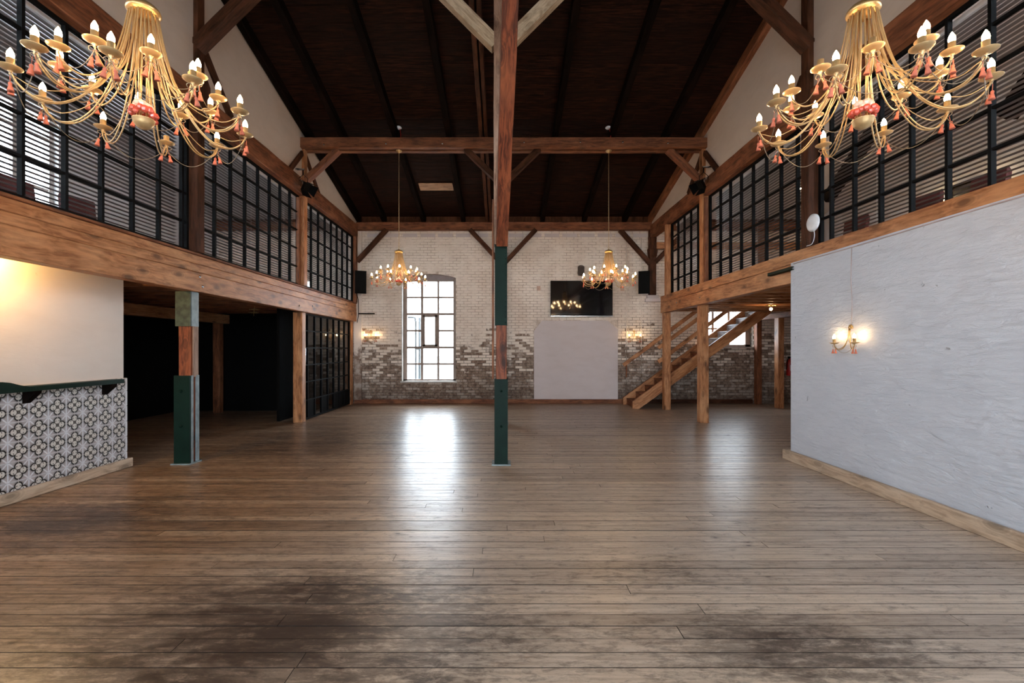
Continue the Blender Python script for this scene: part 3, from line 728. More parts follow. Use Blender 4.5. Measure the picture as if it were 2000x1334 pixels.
# ---- posts and their braces
def post(name, x, y, z0, z1, wx, wy, mat, label, rough=0.002):
    t = thing(name, label, 'post', (x, y, z0))
    beam('shaft', (x, y, z0), (x, y, z1), wx, wy, mat, t, up=(0, 1, 0), rough=rough); return t
def brace(parent, p0, p1, w_, h_, mat, up=(0, 1, 0), name='brace'):
    return beam(name, p0, p1, w_, h_, mat, parent, up=up, rough=0.002)
for s, side in ((-1, 'window side'), (1, 'staircase side')):
    xp = -3.645 if s < 0 else 3.61
    z0 = 2.49 if s < 0 else 2.54
    t = post('balcony_post', xp, 5.36, z0, 5.68, 0.15, 0.13, 'dark_timber', 'dark heavy balcony post between first and second glazing, %s' % side)
    brace(t, (xp-s*0.03, 5.36, 4.90), (xp-s*0.84, 5.36, 5.70), 0.12, 0.16, 'dark_timber')
    brace(t, (xp, 5.44, 4.95), (xp, 6.0, 4.40), 0.11, 0.12, 'dark_timber', (1, 0, 0)) if s < 0 else None
    kb = MB(); kb.prism([(5.30, 3.98), (5.44, 3.98), (5.50, 4.06), (5.50, 4.50), (5.42, 4.60), (5.30, 4.60)], xp-0.095, xp+0.095, 'x')
    kb.build('knee_block', 'dark_timber', t)
    t = post('balcony_post', xp, 8.20, z0, 4.93, 0.14, 0.13, 'orange_timber', 'orange balcony post under the double purlin, %s' % side)
    beam('side_board', (xp-s*0.0-0.02, 8.10, z0), (xp-s*0.0-0.02, 8.10, 4.05), 0.06, 0.05, 'brown_timber', t, up=(0, 1, 0))
    brace(t, (xp-s*0.05, 8.20, 4.36), (xp-s*0.66, 8.20, 4.94), 0.10, 0.13, 'brown_timber')
    brace(t, (xp-s*0.01, 8.26, 4.85), (xp-s*0.01, 8.84, 4.37), 0.09, 0.10, 'dark_timber', (1, 0, 0))
    brace(t, (xp-s*0.01, 8.12, 4.85), (xp-s*0.01, 7.66, 4.38), 0.09, 0.10, 'dark_timber', (1, 0, 0))
t = post('balcony_post', -3.66, 11.10, 2.49, 4.27, 0.12, 0.12, 'brown_timber', 'brown balcony post in the corner beside the hanging speaker')
brace(t, (-3.60, 11.14, 3.50), (-2.88, 11.14, 4.28), 0.10, 0.12, 'dark_timber')
t = post('wall_post', 3.64, 11.20, 2.68, 4.27, 0.16, 0.14, 'dark_timber', 'carved dark post on a stone pad against the brick wall')
brace(t, (3.58, 11.18, 3.45), (2.84, 11.18, 4.28), 0.10, 0.12, 'dark_timber')
brace(t, (3.70, 11.18, 3.48), (4.3, 11.18, 4.1), 0.10, 0.12, 'dark_timber')
mb = MB(); mb.lathe([(0.08, 3.60), (0.11, 3.64), (0.12, 3.70), (0.13, 3.78), (0.10, 3.84), (0.10, 3.95), (0.11, 4.10)], 4, (3.64, 11.19, 0)); mb.build('carved_collar', 'dark_timber', t)
post('balcony_post', 3.61, 10.03, 2.54, 4.09, 0.13, 0.09, 'orange_timber', 'slim orange balcony post at the open end of the gallery')
# lower posts
post('lower_post', -3.80, 8.44, 0, 2.03, 0.17, 0.15, 'orange_timber', 'orange post under the balcony where the lower glazed screen starts')
post('lower_post', -3.80, 11.13, 0, 2.03, 0.15, 0.15, 'orange_timber', 'orange post in the corner at the far end of the glazed screen')
post('lower_post', 3.665, 8.40, 0, 2.16, 0.155, 0.15, 'orange_timber', 'thick orange post in front of the stairs, set furthest out on the floor')
post('lower_post', 3.635, 10.20, 0, 2.16, 0.145, 0.14, 'orange_timber', 'orange post at the stair foot under the end of the balcony beam')
post('lower_post', 6.30, 10.43, 0, 2.06, 0.13, 0.16, 'orange_timber', 'daylit orange post beyond the top of the stairs')
post('lower_post', 6.24, 11.20, 0, 2.06, 0.12, 0.14, 'brown_timber', 'dark brown post against the brick beside the low window')
post('lower_post', -6.1, 9.70, 0, 1.90, 0.14, 0.14, 'brown_timber', 'brown post standing deep in the dark room under the balcony')
beam('under_beam', (-6.1, 5.3, 2.0), (-6.1, YB-0.02, 2.0), 0.15, 0.19, 'orange_timber', None, label='orange beam under the joists of the dark room', cat='beam')
beam('under_beam', (6.30, 5.6, 2.12), (6.30, YB-0.02, 2.12), 0.13, 0.12, 'brown_timber', None, label='brown beam under the joists above the stair landing', cat='beam')

# middle columns
def column_center(y, label, ztop, full):
    t = thing('middle_column', label, 'column', (-0.035, y, 0))
    xm = -0.035
    beam('timber', (xm, y, 0), (xm, y, 2.62), 0.125, 0.125, 'red_timber', t, up=(0, 1, 0), rough=0.001)
    beam('upper_timber', (xm-0.005, y+0.01, 2.58), (xm-0.005, y+0.01, ztop), 0.17, 0.15, 'old_pale', t, up=(0, 1, 0), rough=0.002)
    mb = MB(); mb.box((xm-0.08, y-0.085, 0.0), (xm+0.075, y+0.085, 1.0)); lo = mb.build('lower_cladding', 'green_metal', t)
    mb = MB(); mb.box((xm-0.075, y-0.080, 1.63), (xm+0.068, y+0.080, 2.57)); up = mb.build('upper_cladding', 'green_metal', t)
    mb = MB(); mb.box((xm-0.11, y-0.11, 0), (xm+0.11, y+0.11, 0.012)); mb.build('base_plate', 'blue_grey_metal', t)
    if full:
        for z in (0.86, 0.45):
            b = MB(); b.lathe([(0, -0.02), (0.012, -0.018), (0.014, 0)], 8, (xm, y-0.085, z), 'y'); b.build('bolt', 'green_metal', lo, True)
        for k in range(15):
            b = MB(); b.lathe([(0, -0.007), (0.005, -0.005), (0.007, 0)], 6, (xm+0.05, y-0.080, 1.66+k*0.062), 'y'); b.build('rivet', 'green_metal', up, True)
        beam('side_strip', (xm-0.098, y-0.05, 1.0), (xm-0.098, y-0.05, 3.10), 0.022, 0.05, 'brown_timber', t, up=(0, 1, 0))
    return t
t = column_center(5.385, 'tall middle column with green steel cladding at its foot and waist', 5.70, True)
for s in (-1, 1):
    brace(t, (-0.035+s*0.06, 5.385, 4.94), (-0.035+s*0.82, 5.385, 5.70), 0.15, 0.125, 'bleached_timber')
beam('leaning_brace', (-0.030, 5.26, 2.58), (0.075, 3.15, 4.70), 0.132, 0.15, 'red_timber', t, up=(0, 0, 1), rough=0.003)
t = column_center(8.28, 'second middle column hidden behind the first, under the double purlin', 4.95, False)
for s in (-1, 1): brace(t, (-0.035+s*0.06, 8.20, 4.36), (-0.035+s*0.66, 8.20, 4.95), 0.10, 0.13, 'dark_timber')
t = column_center(11.12, 'third middle column against the brick wall with two dark braces', 4.27, False)
for s in (-1, 1): brace(t, (-0.035+s*0.06, 11.12, 3.47), (-0.035+s*0.80, 11.12, 4.27), 0.10, 0.12, 'dark_timber')
# left column
t = thing('side_column', 'short clad column under the balcony beam, green and blue grey steel', 'column', (-3.765, 5.43, 0))
beam('timber', (-3.77, 5.42, 0.0), (-3.77, 5.42, 2.03), 0.145, 0.11, 'red_timber', t, up=(0, 1, 0), rough=0.003)
beam('side_timber', (-3.692, 5.44, 1.02), (-3.692, 5.44, 1.64), 0.014, 0.10, 'old_pale', t, up=(0, 1, 0))
mb = MB(); mb.box((-3.862, 5.340, 1.62), (-3.685, 5.360, 2.03)); mb.build('upper_front_plate', 'green_worn', t)
mb = MB(); mb.box((-3.697, 5.361, 1.62), (-3.683, 5.485, 2.03)); mb.build('upper_side_plate', 'blue_grey_metal', t)
mb = MB(); mb.box((-3.868, 5.325, 0.012), (-3.683, 5.350, 1.04)); mb.build('lower_front_plate', 'green_metal', t)
for z in (0.86, 0.45):
    b = MB(); b.lathe([(0, -0.025), (0.014, -0.02), (0.018, 0)], 8, (-3.78, 5.325, z), 'y'); b.build('bolt', 'green_metal', t, True)
for (a, b) in ((5.351, 5.390), (5.445, 5.49)):
    mb = MB(); mb.box((-3.697, a, 0.012), (-3.680, b, 1.04)); mb.build('side_flange', 'blue_grey_metal', t)
mb = MB(); mb.box((-3.89, 5.30, 0), (-3.66, 5.51, 0.012)); mb.build('base_plate', 'blue_grey_metal', t)

# ================================================================ GLAZED SCREENS AND BLINDS
def screen(label, x, ys, zs, y0, y1, glass, nrm, lower=False, opaque=()):
    z0, z1 = zs[0], zs[-1]
    r = thing('glazed_screen', label, 'partition', (x, (y0+y1)/2, z0))
    fb = MB(); t = 0.04; d = 0.02
    fb.box((x-d, y0, z0), (x+d, y0+t, z1)); fb.box((x-d, y1-t, z0), (x+d, y1, z1)); fb.box((x-d, y0+t, z0), (x+d, y1-t, z0+0.03)); fb.box((x-d, y0+t, z1-0.03), (x+d, y1-t, z1))
    fb.build('frame', 'black_metal', r)
    for yy in ys:
        mb = MB(); mb.box((x-d, yy-0.013, z0+0.03), (x+d, yy+0.013, z1-0.03)); mb.build('mullion', 'black_metal', r)
    for zz in zs[1:-1]:
        mb = MB(); mb.box((x-d*0.8, y0+t, zz-0.011), (x+d*0.8, y1-t, zz+0.011)); mb.build('glazing_bar', 'black_metal', r)
    yl = [y0+t] + list(ys) + [y1-t]
    for i, (a, b) in enumerate(zip(yl[:-1], yl[1:])):
        for j, (c, e) in enumerate(zip(zs[:-1], zs[1:])):
            tl = random.uniform(-0.0016, 0.0016); tl2 = random.uniform(-0.0016, 0.0016)
            mb = MB(); mb.add([(x+tl, a, c), (x-tl, b, c), (x-tl+tl2, b, e), (x+tl+tl2, a, e)], [(0, 1, 2, 3)])
            mb.build('pane', 'black_paint' if (i, j) in opaque else glass, r)
    return r
ZS = [2.49, 2.82, 3.145, 3.47, 3.79, 4.09]
ZR = [2.54, 2.85, 3.16, 3.475, 3.785, 4.09]
XG = 3.69
screen('large glazed screen beside the big chandelier on the window side, blinds behind', -XG, [5.20-0.345*k for k in range(14, -1, -1)], ZS, 0.05, 5.30, 'screen_glass', 1)
screen('second glazed screen of the balcony between dark and orange posts, window side', -XG, [5.79+0.338*k for k in range(7)], ZS, 5.43, 8.13, 'screen_glass', 1)
screen('narrow looking glazed screen of the balcony running to the brick corner', -XG, [8.68+0.334*k for k in range(8)], ZS, 8.27, 11.04, 'screen_glass', 1)
screen('large glazed screen above the white wall, glowing lamps behind', XG-0.02, [5.10-0.335*k for k in range(14, -1, -1)], ZR, 0.05, 5.29, 'screen_glass', -1)
screen('second glazed screen above the stairs side beam, brick showing through', XG-0.02, [5.69+0.338*k for k in range(7)], ZR, 5.43, 8.13, 'screen_glass', -1)
screen('last glazed screen above the stair foot, five panes wide', XG-0.02, [8.61+0.33*k for k in range(5)], ZR, 8.27, 9.98, 'screen_glass', -1)
screen('floor standing glazed screen in the corner reflecting the room', -3.77, [8.70+0.334*k for k in range(8)], [0.02, 0.38, 0.73, 1.05, 1.375, 1.70, 2.03], 8.52, 11.06, 'dark_glass', 1, True,
       [(i, 0) for i in range(9) if i not in (2, 4)])

def blind(label, x, y0, y1, ztop, zbot, tilt, sgn):
    r = thing('venetian_blind', label, 'blind', (x, (y0+y1)/2, ztop))
    L = y1-y0; wd = 0.045; mb = MB()
    c, s_ = math.cos(tilt)*wd/2, -math.sin(tilt)*wd/2*sgn
    mb.add([(-c, -L/2, -s_), (0, -L/2, 0.002), (c, -L/2, s_), (-c, L/2, -s_), (0, L/2, 0.002), (c, L/2, s_)], [(0, 1, 4, 3), (1, 2, 5, 4)])
    me = mb.mesh('slat', M['slat']); z = -0.06
    while ztop+z > zbot:
        link('slat', me, r, (0, 0, z)); z -= 0.0385
    mb = MB(); mb.box((x-0.02, y0, ztop-0.04), (x+0.02, y1, ztop)); mb.build('head_rail', 'white_plastic', r)
    for k in range(3):
        yy = y0 + L*(0.12+0.38*k); mb = MB(); mb.tube([(x, yy, ztop-0.04), (x, yy, ztop+z+0.04)], 0.0015, 4); mb.build('cord', 'white_plastic', r)
XBL = 3.77
blind('blind behind the large screen on the window side', -XBL, 0.1, 5.22, 4.088, 2.50, 0.0, 1)
blind('blind behind the second balcony screen on the window side', -XBL, 5.45, 8.10, 4.088, 2.55, 0.0, 1)
blind('blind behind the balcony screen nearest the brick corner', -XBL, 8.30, 11.0, 4.088, 2.50, 0.0, 1)
blind('blind behind the large screen over the white wall', XBL, 0.1, 5.22, 4.088, 2.56, 0.0, -1)
blind('blind behind the second screen on the staircase side', XBL, 5.45, 8.10, 4.088, 2.60, 0.0, -1)
blind('blind behind the last screen above the stair foot', XBL, 8.30, 9.95, 4.088, 2.60, 0.0, -1)

# ================================================================ STAIRS
st = thing('staircase', 'steep open wooden staircase climbing to the balcony past the low window', 'staircase', (2.95, 10.7, 0))
YN, YF = 10.31, 11.12; SLP = 0.728
def stringer(name, y0, y1, top_end, mat):
    mb = MB(); xe = 6.02
    zt = lambda x: 1.426+(x-4.635)*SLP; th = 0.27
    xb = 2.90; xl = 4.635 + (th-1.426)/SLP
    poly = [(xb, 0.0), (xl, 0.0), (xe, zt(xe)-th), (xe, zt(xe)-0.03), (xe-0.02, zt(xe-0.02)), (xb, zt(xb))]
    cx = (2.9+6.0)/2
    # local frame so the grain follows the slope
    ang = math.atan(SLP); ca, sa = math.cos(ang), math.sin(ang)
    vs = []; base = Vector((cx, (y0+y1)/2, zt(cx)-th/2))
    loc = [((p[0]-base.x)*ca+(p[1]-base.z)*sa, -(p[0]-base.x)*sa+(p[1]-base.z)*ca) for p in poly]
    n = len(loc); hh = (y1-y0)/2
    vs = [(b_, -hh, a_) for (a_, b_) in loc] + [(b_, hh, a_) for (a_, b_) in loc]
    mb.add(vs, [tuple(range(n)), tuple(range(2*n-1, n-1, -1))] + [(i, n+i, n+(i+1) % n, (i+1) % n) for i in range(n)])
    o = bpy.data.objects.new(name, mb.mesh(name, M[mat])); C.objects.link(o); o.parent = st
    zax = Vector((ca, 0, sa)); xax = Vector((-sa, 0, ca)); yax = Vector((0, 1, 0))
    # columns of the rotation are images of local x,y,z
    R = Matrix((xax, -yax, zax)).transposed()
    if R.determinant() < 0: R = Matrix((xax, yax, zax)).transposed()
    o.rotation_euler = R.to_euler(); o.location = base - Vector(PLOC[st.name]); return o
stringer('stringer', YN-0.03, YN+0.03, 0, 'orange_timber'); stringer('stringer', YF-0.03, YF+0.03, 0, 'orange_timber')
NS = 15; rise = 2.42/NS; run = rise/SLP
for k in range(NS-1):
    xk = 2.98 + k*run; zk = (k+1)*rise
    beam('tread', (xk+run/2+0.012, YN+0.03, zk-0.015), (xk+run/2+0.012, YF-0.03, zk-0.015), run+0.035, 0.03, 'brown_timber' if k < 8 else 'glare_wood', st)
    beam('riser', (xk+0.012, YN+0.03, zk-rise/2-0.015), (xk+0.012, YF-0.03, zk-rise/2-0.015), 0.016, rise-0.03, 'brown_timber' if k < 8 else 'glare_wood', st)
hr = thing('stair_railing', 'three sloping wooden rails fixed to the posts beside the stairs', 'railing', (3.5, 10.25, 1.0))
def rail(x0, x1, z0, name):
    s_ = 0.745; beam(name, (x0, 10.29, z0), (x1, 10.29, z0+(x1-x0)*s_), 0.035, 0.085, 'orange_timber', hr, rough=0.001)
rail(2.69, 4.85, 0.985, 'handrail'); rail(3.48, 5.1, 1.37, 'middle_rail'); rail(3.48, 5.6, 1.06, 'lower_rail')
beam('support', (2.76, 10.29, 0.72), (2.76, 10.29, 1.0), 0.03, 0.03, 'brown_timber', hr, up=(0, 1, 0))

# ================================================================ CHANDELIERS
def arc(pts, n):
    """Catmull-Rom through pts"""
    P = [Vector(p) for p in pts]; P = [2*P[0]-P[1]] + P + [2*P[-1]-P[-2]]; out = []
    for i in range(1, len(P)-2):
        for k in range(n):
            t_ = k/n; a, b, c, d = P[i-1], P[i], P[i+1], P[i+2]
            out.append(0.5*((2*b)+(c-a)*t_+(2*a-5*b+4*c-d)*t_*t_+(3*b-a-3*c+d)*t_**3))
    out.append(P[-2]); return out
Z0 = 2.49    # bottom of the bowl in the scene; local z is measured from here
def arm_mesh(kind):
    mb = MB()
    if kind == 'outer': path = [(0.062, 0.59), (0.085, 0.46), (0.118, 0.33), (0.165, 0.20), (0.23, 0.09), (0.31, 0.022), (0.39, 0.016), (0.445, 0.055), (0.468, 0.10)]
    else: path = [(0.055, 0.59), (0.072, 0.48), (0.10, 0.36), (0.145, 0.25), (0.205, 0.175), (0.265, 0.153), (0.31, 0.178), (0.33, 0.21)]
    for dy in ((-0.0065, 0.0065) if kind == 'outer' else (0.0,)):
        mb.tube(arc([(r, dy*(1+6*r*(0.47-r)), z) for r, z in path], 4), 0.0036 if kind == 'outer' else 0.0042, 6)
    if kind == 'outer':    # thin wire riding under the arm
        mb.tube(arc([(0.05, 0, 0.59), (0.07, 0, 0.36), (0.15, 0, 0.20), (0.27, 0, 0.10), (0.38, 0, 0.06), (0.46, 0, 0.09)], 4), 0.0022, 5)
    return mb.mesh('arm', M['gold_pale'], smooth=True)
def dish_mesh():
    mb = MB(); mb.lathe([(0.0, 0.0), (0.010, 0.0), (0.030, 0.006), (0.043, 0.014), (0.0435, 0.016), (0.030, 0.009), (0.014, 0.004)], 20); mb.lathe([(0.0, -0.02), (0.006, -0.016), (0.004, -0.008), (0.010, 0.0)], 10)
    return mb.mesh('candle_dish', M['gold_pale'], smooth=True)
def tube_mesh():
    mb = MB(); mb.lathe([(0.0145, 0.003), (0.0145, 0.056), (0.0125, 0.056), (0.0125, 0.046), (0, 0.046)], 14); return mb.mesh('candle_tube', M['gold_pale'], smooth=True)
def bulb_mesh(mat='bulb'):
    mb = MB(); mb.lathe([(0.009, 0.050), (0.0125, 0.060), (0.0140, 0.070), (0.0120, 0.082), (0.0065, 0.094), (0.0015, 0.103), (0, 0.104)], 10); return mb.mesh('bulb', M[mat], smooth=True)
def tassel_mesh():
    mb = MB(); mb.tube([(0, 0, 0.0), (0, 0, -0.035)], 0.0012, 4)
    mb.lathe([(0.001, -0.032), (0.006, -0.036), (0.0075, -0.042), (0.0055, -0.048), (0.008, -0.056), (0.0115, -0.072), (0.013, -0.076), (0.0, -0.074)], 10); return mb.mesh('tassel', M['tassel'], smooth=True)
def bow_mesh():
    mb = MB()
    for s in (-1, 1):
        mb.tube([(0.004*math.sin(a), s*(0.013-0.013*math.cos(a)), 0.010*math.sin(a)) for a in [2*PI*k/14 for k in range(14)]], 0.0017, 5, closed=True)
    return mb.mesh('bow', M['wire'], smooth=True)
def swag_mesh(r, z, sag, a0, a1):
    mb = MB(); pts = []
    for k in range(15):
        t_ = k/14; a = a0+(a1-a0)*t_; rr = r*(math.cos((a1-a0)/2)/math.cos(a-(a0+a1)/2)) if r else r
        pts.append((rr*math.cos(a), rr*math.sin(a), z-sag*4*t_*(1-t_)))
    mb.tube(pts, 0.0018, 5); return mb.mesh('swag_wire', M['wire'], smooth=True)
CM = dict(outer=arm_mesh('outer'), inner=arm_mesh('inner'), dish=dish_mesh(), tube=tube_mesh(), bulb=bulb_mesh(), tassel=tassel_mesh(), bow=bow_mesh(),
          sw_o=swag_mesh(0.462, 0.08, 0.10, 0, 2*PI/10), sw_i=swag_mesh(0.328, 0.20, 0.07, 0, 2*PI/10))
def crown_mesh():
    mb = MB(); mb.lathe([(0.0, 0.66), (0.012, 0.66), (0.02, 0.652), (0.055, 0.640), (0.072, 0.622), (0.076, 0.606), (0.070, 0.600), (0.064, 0.592), (0.058, 0.588), (0.0, 0.592)], 24)
    mb.lathe([(0.004, 0.66), (0.008, 0.668), (0.004, 0.676)], 8); mb.tube([(0.014*math.sin(a), 0, 0.69+0.016*math.cos(a)) for a in [2*PI*k/12 for k in range(12)]], 0.003, 6, closed=True)
    return mb.mesh('crown', M['gold'], smooth=True)
def rods_mesh():
    mb = MB()
    for k in range(6):
        a = 2*PI*(k+0.5)/6; mb.tube([(0.04*math.cos(a), 0.04*math.sin(a), 0.595), (0.028*math.cos(a), 0.028*math.sin(a), 0.06)], 0.0032, 5)
    return mb.mesh('centre_rods', M['gold'], smooth=True)
def bowl_mesh():
    mb = MB(); mb.lathe([(0.0, 0.0), (0.018, 0.003), (0.034, 0.013), (0.045, 0.030), (0.048, 0.048), (0.050, 0.050), (0.046, 0.052), (0.0, 0.046)], 20); return mb.mesh('bowl', M['gold_pale'], smooth=True)
def petal_mesh(red):
    mb = MB(); rnd_ = random.Random(3 if red else 4)
    for k in range(16):
        a = 2*PI*k/16+(0 if red else 0.2); rr = 0.050 if red else 0.032; z = 0.062+rnd_.uniform(0, 0.035)+(0 if red else 0.035); c = Vector((rr*math.cos(a), rr*math.sin(a), z)); s_ = rnd_.uniform(0.014, 0.021)
        mb.lathe([(0, -s_), (s_*0.8, -s_*0.5), (s_, 0.1*s_), (s_*0.6, s_*0.8), (0, s_)], 7, c)
    return mb.mesh('glass_petals', M['crystal_red' if red else 'crystal_pale'])
def chain_mesh(length):
    mb = MB(); z = 0.70; k = 0
    while z < 0.70+length:
        pts = []
        for q in range(10):
            a = 2*PI*q/10; u = 0.006*math.cos(a); v = 0.016*math.sin(a)
            pts.append((u if k % 2 else 0, 0 if k % 2 else u, z+0.015+v))
        mb.tube(pts, 0.0016, 4, closed=True); z += 0.0275; k += 1
    mb.tube([(0.004, 0.002, 0.70), (0.004, 0.002, 0.70+length)], 0.0022, 4)
    return mb.mesh('chain', M['gold_pale'], smooth=True), z
CMX = dict(crown=crown_mesh(), rods=rods_mesh(), bowl=bowl_mesh(), red=petal_mesh(True), clear=petal_mesh(False))
def chandelier(x, y, a_out, a_in, unlit, ceil_z, label):
    r = thing('chandelier', label, 'chandelier', (x, y, Z0), 'gilt candle chandeliers')
    link('crown', CMX['crown'], r); link('centre_rods', CMX['rods'], r); link('bowl', CMX['bowl'], r); link('glass_petals', CMX['red'], r); link('glass_petals', CMX['clear'], r)
    cm, zt = chain_mesh(ceil_z-Z0-0.72); link('chain', cm, r)
    mb = MB(); mb.lathe([(0.0, ceil_z-Z0-0.045), (0.012, ceil_z-Z0-0.04), (0.05, ceil_z-Z0-0.018), (0.056, ceil_z-Z0-0.004), (0.056, ceil_z-Z0)], 16); link('ceiling_cup', mb.mesh('ceiling_cup', M['gold_pale'], smooth=True), r)
    for kind, a0, rr, zz in (('outer', a_out, 0.47, 0.108), ('inner', a_in, 0.33, 0.225)):
        for k in range(10):
            a = math.radians(a0+36*k); arm = link('arm', CM[kind], r, (0, 0, 0), (0, 0, a))
            link('candle_dish', CM['dish'], arm, (rr, 0, zz)); link('candle_tube', CM['tube'], arm, (rr, 0, zz))
            if not any(abs((math.degrees(a)-u+180) % 360-180) < 5 and kn == kind for kn, u in unlit): link('bulb', CM['bulb'], arm, (rr, 0, zz))
            link('bow', CM['bow'], arm, (rr-0.002, 0, zz-0.02))
            for s in (-1, 1): link('tassel', CM['tassel'], arm, (rr+random.uniform(-0.006, 0.006), s*random.uniform(0.008, 0.014), zz-0.025), (s*0.18, random.uniform(-0.1, 0.1), 0))
            link('swag_wire', CM['sw_o' if kind == 'outer' else 'sw_i'], arm)
    return r
chandelier(-1.87, 2.36, -173, -155, [('outer', 115)], 6.38, 'large gilt candle chandelier hanging before the window side glazing, one candle unlit')
chandelier(1.86, 2.36, -104, -86, [('inner', -122), ('inner', -158)], 6.38, 'large gilt candle chandelier hanging above the white wall side, two candles unlit')
chandelier(-1.90, 8.20, -165, -147, [('inner', 105)], 4.925, 'small looking chandelier hung on a long chain in front of the tall window')
chandelier(1.88, 8.20, -170, -152, [], 4.925, 'small looking chandelier hung on a long chain in front of the wall television')

# ================================================================ WALL SCONCES
def sconce(label, loc, rotz, cable_to=None):
    """wall in local plane x=0, lamp sticks out towards +x; loc is the rosette"""
    r = thing('wall_sconce', label, 'wall lamp', loc); r.rotation_euler = (0, 0, rotz)
    mb = MB()
    for k in range(5):
        mb.tube([(0.012+0.006*math.sin(2*a+k), (0.026-0.003*k)*math.cos(a+k), (0.022-0.003*k)*math.sin(a)) for a in [2*PI*q/14 for q in range(14)]], 0.0035, 5, closed=True)
    link('rosette', mb.mesh('rosette', M['gold'], smooth=True), r)
    for s in (-1, 1):
        mb = MB()
        for q in (0, 1):
            mb.tube(arc([(0.02+0.005*q, s*0.006, -0.02), (0.03, s*(0.010+0.008*q), -0.11-0.01*q), (0.045, s*0.045, -0.195-0.012*q), (0.065, s*0.095, -0.225-0.012*q), (0.078, s*0.128, -0.20-0.01*q), (0.08, s*0.135, -0.18)], 4), 0.0035, 6)
        arm = link('arm', mb.mesh('arm', M['gold'], smooth=True), r)
        p = (0.08, s*0.135, -0.175)
        link('candle_dish', CM['dish'], arm, p); link('candle_tube', CM['tube'], arm, p); link('bulb', BM2, arm, p); link('bow', CM['bow'], arm, (p[0], p[1], p[2]-0.02), (0, 0, 0))
        for q in (-1, 1): link('tassel', CM['tassel'], arm, (p[0], p[1]+q*0.012, p[2]-0.02), (q*0.12, 0, 0))
    mb = MB(); mb.tube(arc([(0.08, -0.135, -0.19), (0.08, -0.07, -0.245), (0.08, 0, -0.265), (0.08, 0.07, -0.245), (0.08, 0.135, -0.19)], 5), 0.002, 5); link('swag_wire', mb.mesh('swag_wire', M['wire'], smooth=True), r)
    if cable_to:
        mb = MB(); L = cable_to-loc[2]; mb.tube(arc([(0.006, 0, 0.02), (0.006, 0.01, L*0.3), (0.006, -0.004, L*0.6), (0.006, 0.004, L)], 6), 0.0035, 5); link('cable', mb.mesh('cable', M['cable'], smooth=True), r)
    return r
BM2 = bulb_mesh('bulb_strong')
sconce('two armed gilt sconce on the white wall with a cable above it', (3.498, 4.58, 1.577), PI, 2.38)
sconce('two armed gilt sconce on the whitewashed brick next to the glazed screen', (-3.30, YB-0.012, 1.80), -PI/2)
sconce('two armed gilt sconce on the brick beyond the pale panel beside the handrail', (3.21, YB-0.03, 1.79), -PI/2)

# ================================================================ THINGS ON THE WALLS
tv = thing('television', 'large flat black television mounted on the white brick wall', 'television', (1.90, YB-0.08, 2.60))
mb = MB(); mb.box((1.14, YB-0.10, 2.16), (2.665, YB-0.065, 3.035)); mb.build('body', 'black_plastic', tv)
mb = MB(); mb.box((1.15, YB-0.103, 2.185), (2.655, YB-0.1, 3.025)); mb.build('display', 'tv_screen', tv)
mb = MB(); mb.box((1.14, YB-0.105, 2.155), (2.665, YB-0.09, 2.172)); mb.build('chrome_strip', 'chrome', tv)
mb = MB(); mb.box((1.7, YB-0.065, 2.45), (2.1, YB-0.004, 2.8)); mb.build('bracket', 'black_metal', tv)

def speaker(label, x, y, z, rz, rx, xb):
    r = thing('wall_speaker', label, 'speaker', (x, y, z)); r.rotation_euler = (rx, 0, rz)
    mb = MB(); mb.prism([(-0.13, 0.11), (0.13, 0.11), (0.085, -0.13), (-0.085, -0.13)][::-1] and [(-0.13, -0.12), (0.13, -0.12), (0.085, 0.13), (-0.085, 0.13)], -0.27, 0.27, 'z')
    link('cabinet', mb.mesh('cabinet', M['black_plastic']), r)
    mb = MB(); mb.box((-0.118, -0.128, -0.255), (0.118, -0.119, 0.255)); link('grille', mb.mesh('grille', M['black_metal']), r)
    mb = MB(); mb.tube([(0, 0.12, 0), (xb, 0.24, 0)], 0.02, 8); mb.box((xb-0.04, 0.22, -0.06), (xb+0.04, 0.26, 0.06)); link('bracket', mb.mesh('bracket', M['black_metal']), r)
speaker('black wall speaker in the corner by the balcony glazing, above the sconce', -3.46, 10.95, 2.96, 0.35, 0.12, 0.0)
speaker('black wall speaker hanging beside the carved post near the television', 3.37, 10.98, 2.96, -0.30, 0.12, 0.0)

pj = thing('projector', 'small dark box with a rounded top on the brick above the television', 'projector', (1.85, YB-0.08, 3.2))
mb = MB(); mb.box((1.82, YB-0.16, 3.17), (1.96, YB-0.03, 3.38)); mb.build('body', plain('brown grey housing', S(64, 54, 48), 0.6), pj)
mb = MB(); mb.lathe([(0.07, 3.38), (0.06, 3.405), (0.03, 3.415), (0, 3.416)], 14, (1.89, YB-0.095, 0)); mb.build('cap', plain('grey cap', S(110, 96, 86), 0.6), pj, True)
mb = MB(); mb.box((1.85, YB-0.03, 3.2), (1.93, YB-0.002, 3.3)); mb.build('bracket', 'black_metal', pj)
for k, (x, z, l) in enumerate(((0.85, 2.86, 'peach coloured socket cover near the clipped panel corner'), (2.93, 2.85, 'peach coloured socket cover on the brick under the chandelier'))):
    s_ = thing('socket_cover', l, 'socket', (x, YB-0.02, z)); mb = MB(); mb.box((x-0.045, YB-0.025, z-0.055), (x+0.045, YB-0.002, z+0.055)); mb.build('plate', 'plug', s_)
    mb = MB(); mb.lathe([(0, -0.034), (0.012, -0.032), (0.014, -0.025)], 10, (x, YB, z), 'y'); mb.build('knob', 'plug', s_, True)

